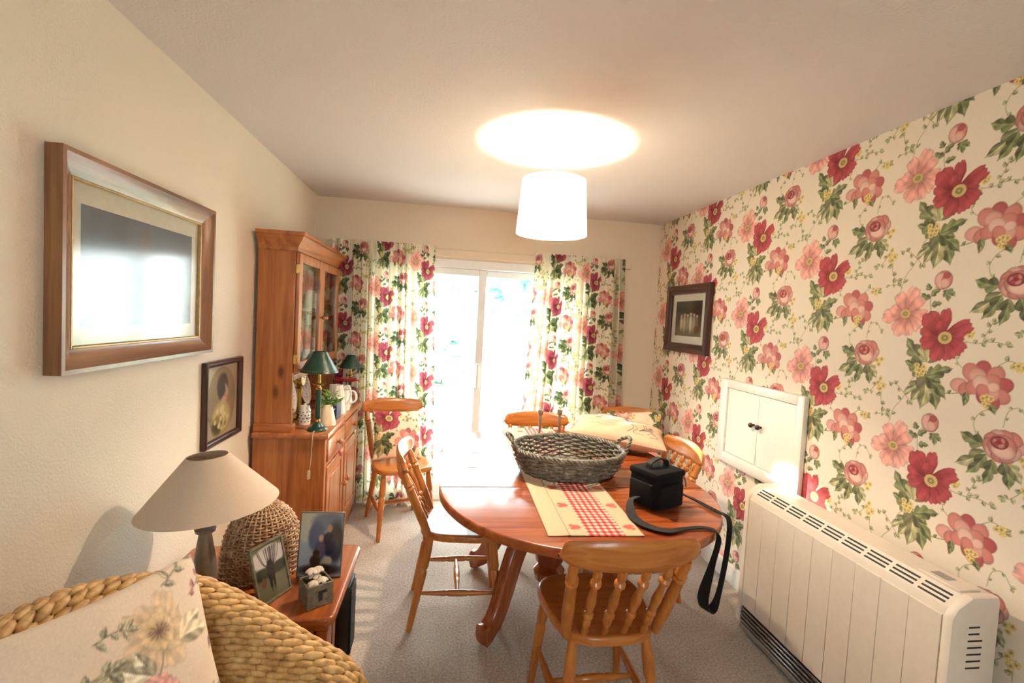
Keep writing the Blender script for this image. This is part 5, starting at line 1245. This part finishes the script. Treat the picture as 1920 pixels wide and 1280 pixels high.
def plate(loc, r, lean, lb, mat, rz=0):
    t = thing('dinner_plate', lb, 'plate', loc, 0, 'plates in the dresser'); t.rotation_euler = (0, math.pi/2-lean, rz)
    MB().lathe((0, 0, 0), [(.001, .004), (r*.55, .004), (r*.68, .010), (r, .018), (r, .021), (r*.66, .014), (r*.55, .008), (.001, .008)], 44).build('dish', mat, t)
    MB().lathe((0, 0, 0), [(r*.80, .0165), (r*.93, .0195), (r*.93, .0202), (r*.80, .0172)], 44, True).build('rim_band', M['petal_white'], t)
    return t
plate((-.945, 2.83, WT+.122), .115, math.radians(12), 'nearest patterned plate propped in the open niche', M['plate'])
plate((-.945, 3.08, WT+.132), .125, math.radians(12), 'second patterned plate propped in the open niche', M['plate'])
plate((-.945, 3.42, WT+.122), .115, math.radians(12), 'far patterned plate propped in the open niche', M['plate'])
ck = thing('dial_ornament', 'round cream dial on a brass stand behind the near green lamp', 'ornament', (-.845, 3.00, WT+.001))
q = MB().lathe((0, 0, 0), [(.001, -.02), (.052, -.02), (.056, -.012), (.056, .012), (.05, .02), (.001, .02)], 36); q.v = [(v[2], v[0], v[1]+.25) for v in q.v]; q.build('case', M['brass'], ck)
q = MB().lathe((0, 0, 0), [(.001, .0205), (.046, .0205), (.046, .0225), (.001, .0225)], 36); q.v = [(v[2], v[0], v[1]+.25) for v in q.v]; q.build('dial', M['cream'], ck)
MB().bb(.0226, .0236, -.0015, .0015, .25, .28).bb(.0226, .0236, 0, .022, .2485, .2515).build('hands', M['slot'], ck)
MB().lathe((0, 0, 0), [(.001, 0), (.04, 0), (.04, .01), (.016, .03), (.012, .12), (.018, .185), (.001, .194)], 24).build('stand', M['brass'], ck)
# behind the glass doors
jug((-.88, 2.86, 1.494), math.radians(-60), 'white jug on the upper shelf behind the near glass door', .17, .045, .036, M['ceramic'], True, True)
jug((-.89, 3.38, 1.494), math.radians(-40), 'small white jug on the upper shelf behind the far glass door', .12, .040, .034, M['ceramic'], True, True)
jug((-.885, 3.47, 1.161), math.radians(-40), 'white jug on the lower shelf behind the far glass door', .13, .045, .038, M['ceramic'], True, True)
plate((-.945, 3.08, 1.494+.112), .105, math.radians(10), 'patterned plate standing on the upper cabinet shelf', M['plate'])
plate((-.945, 3.20, 1.161+.112), .105, math.radians(10), 'patterned plate standing on the lower cabinet shelf', M['plate'])
bw = thing('wire_basket', 'white wire basket with hoop handle behind the near glass door', 'basket', (-.875, 2.86, 1.161))
q = MB()
for z, r in ((.004, .048), (.03, .054), (.058, .06)): q.tube([(r*math.cos(a), r*1.25*math.sin(a), z) for a in np.linspace(0, 2*math.pi, 28, endpoint=False)], .0018, 5, True)
for k in range(16): a = 2*math.pi*k/16; q.tube([(.048*math.cos(a), .06*math.sin(a), .004), (.06*math.cos(a), .075*math.sin(a), .058)], .0014, 4)
q.build('wire_body', M['wire'], bw); MB().tube(spline([(0, -.075, .058), (0, -.07, .13), (0, 0, .175), (0, .07, .13), (0, .075, .058)], 6), .0022, 6).build('hoop_handle', M['wire'], bw)
tw_ = thing('tea_cup', 'white cup and saucer on the lower shelf behind the far glass door', 'cup', (-.875, 3.34, 1.161))
MB().lathe((0, 0, 0), [(.001, 0), (.03, 0), (.055, .012), (.055, .015), (.03, .006), (.001, .006)], 28).build('saucer', M['ceramic'], tw_); MB().lathe((0, 0, 0), [(.001, .007), (.02, .007), (.034, .03), (.038, .06), (.035, .06), (.03, .03), (.001, .014)], 28).build('cup', M['ceramic'], tw_)
MB().tube(spline([(.035, 0, .052), (.056, 0, .05), (.052, 0, .03), (.032, 0, .025)], 5), .003, 6).build('handle', M['ceramic'], tw_)
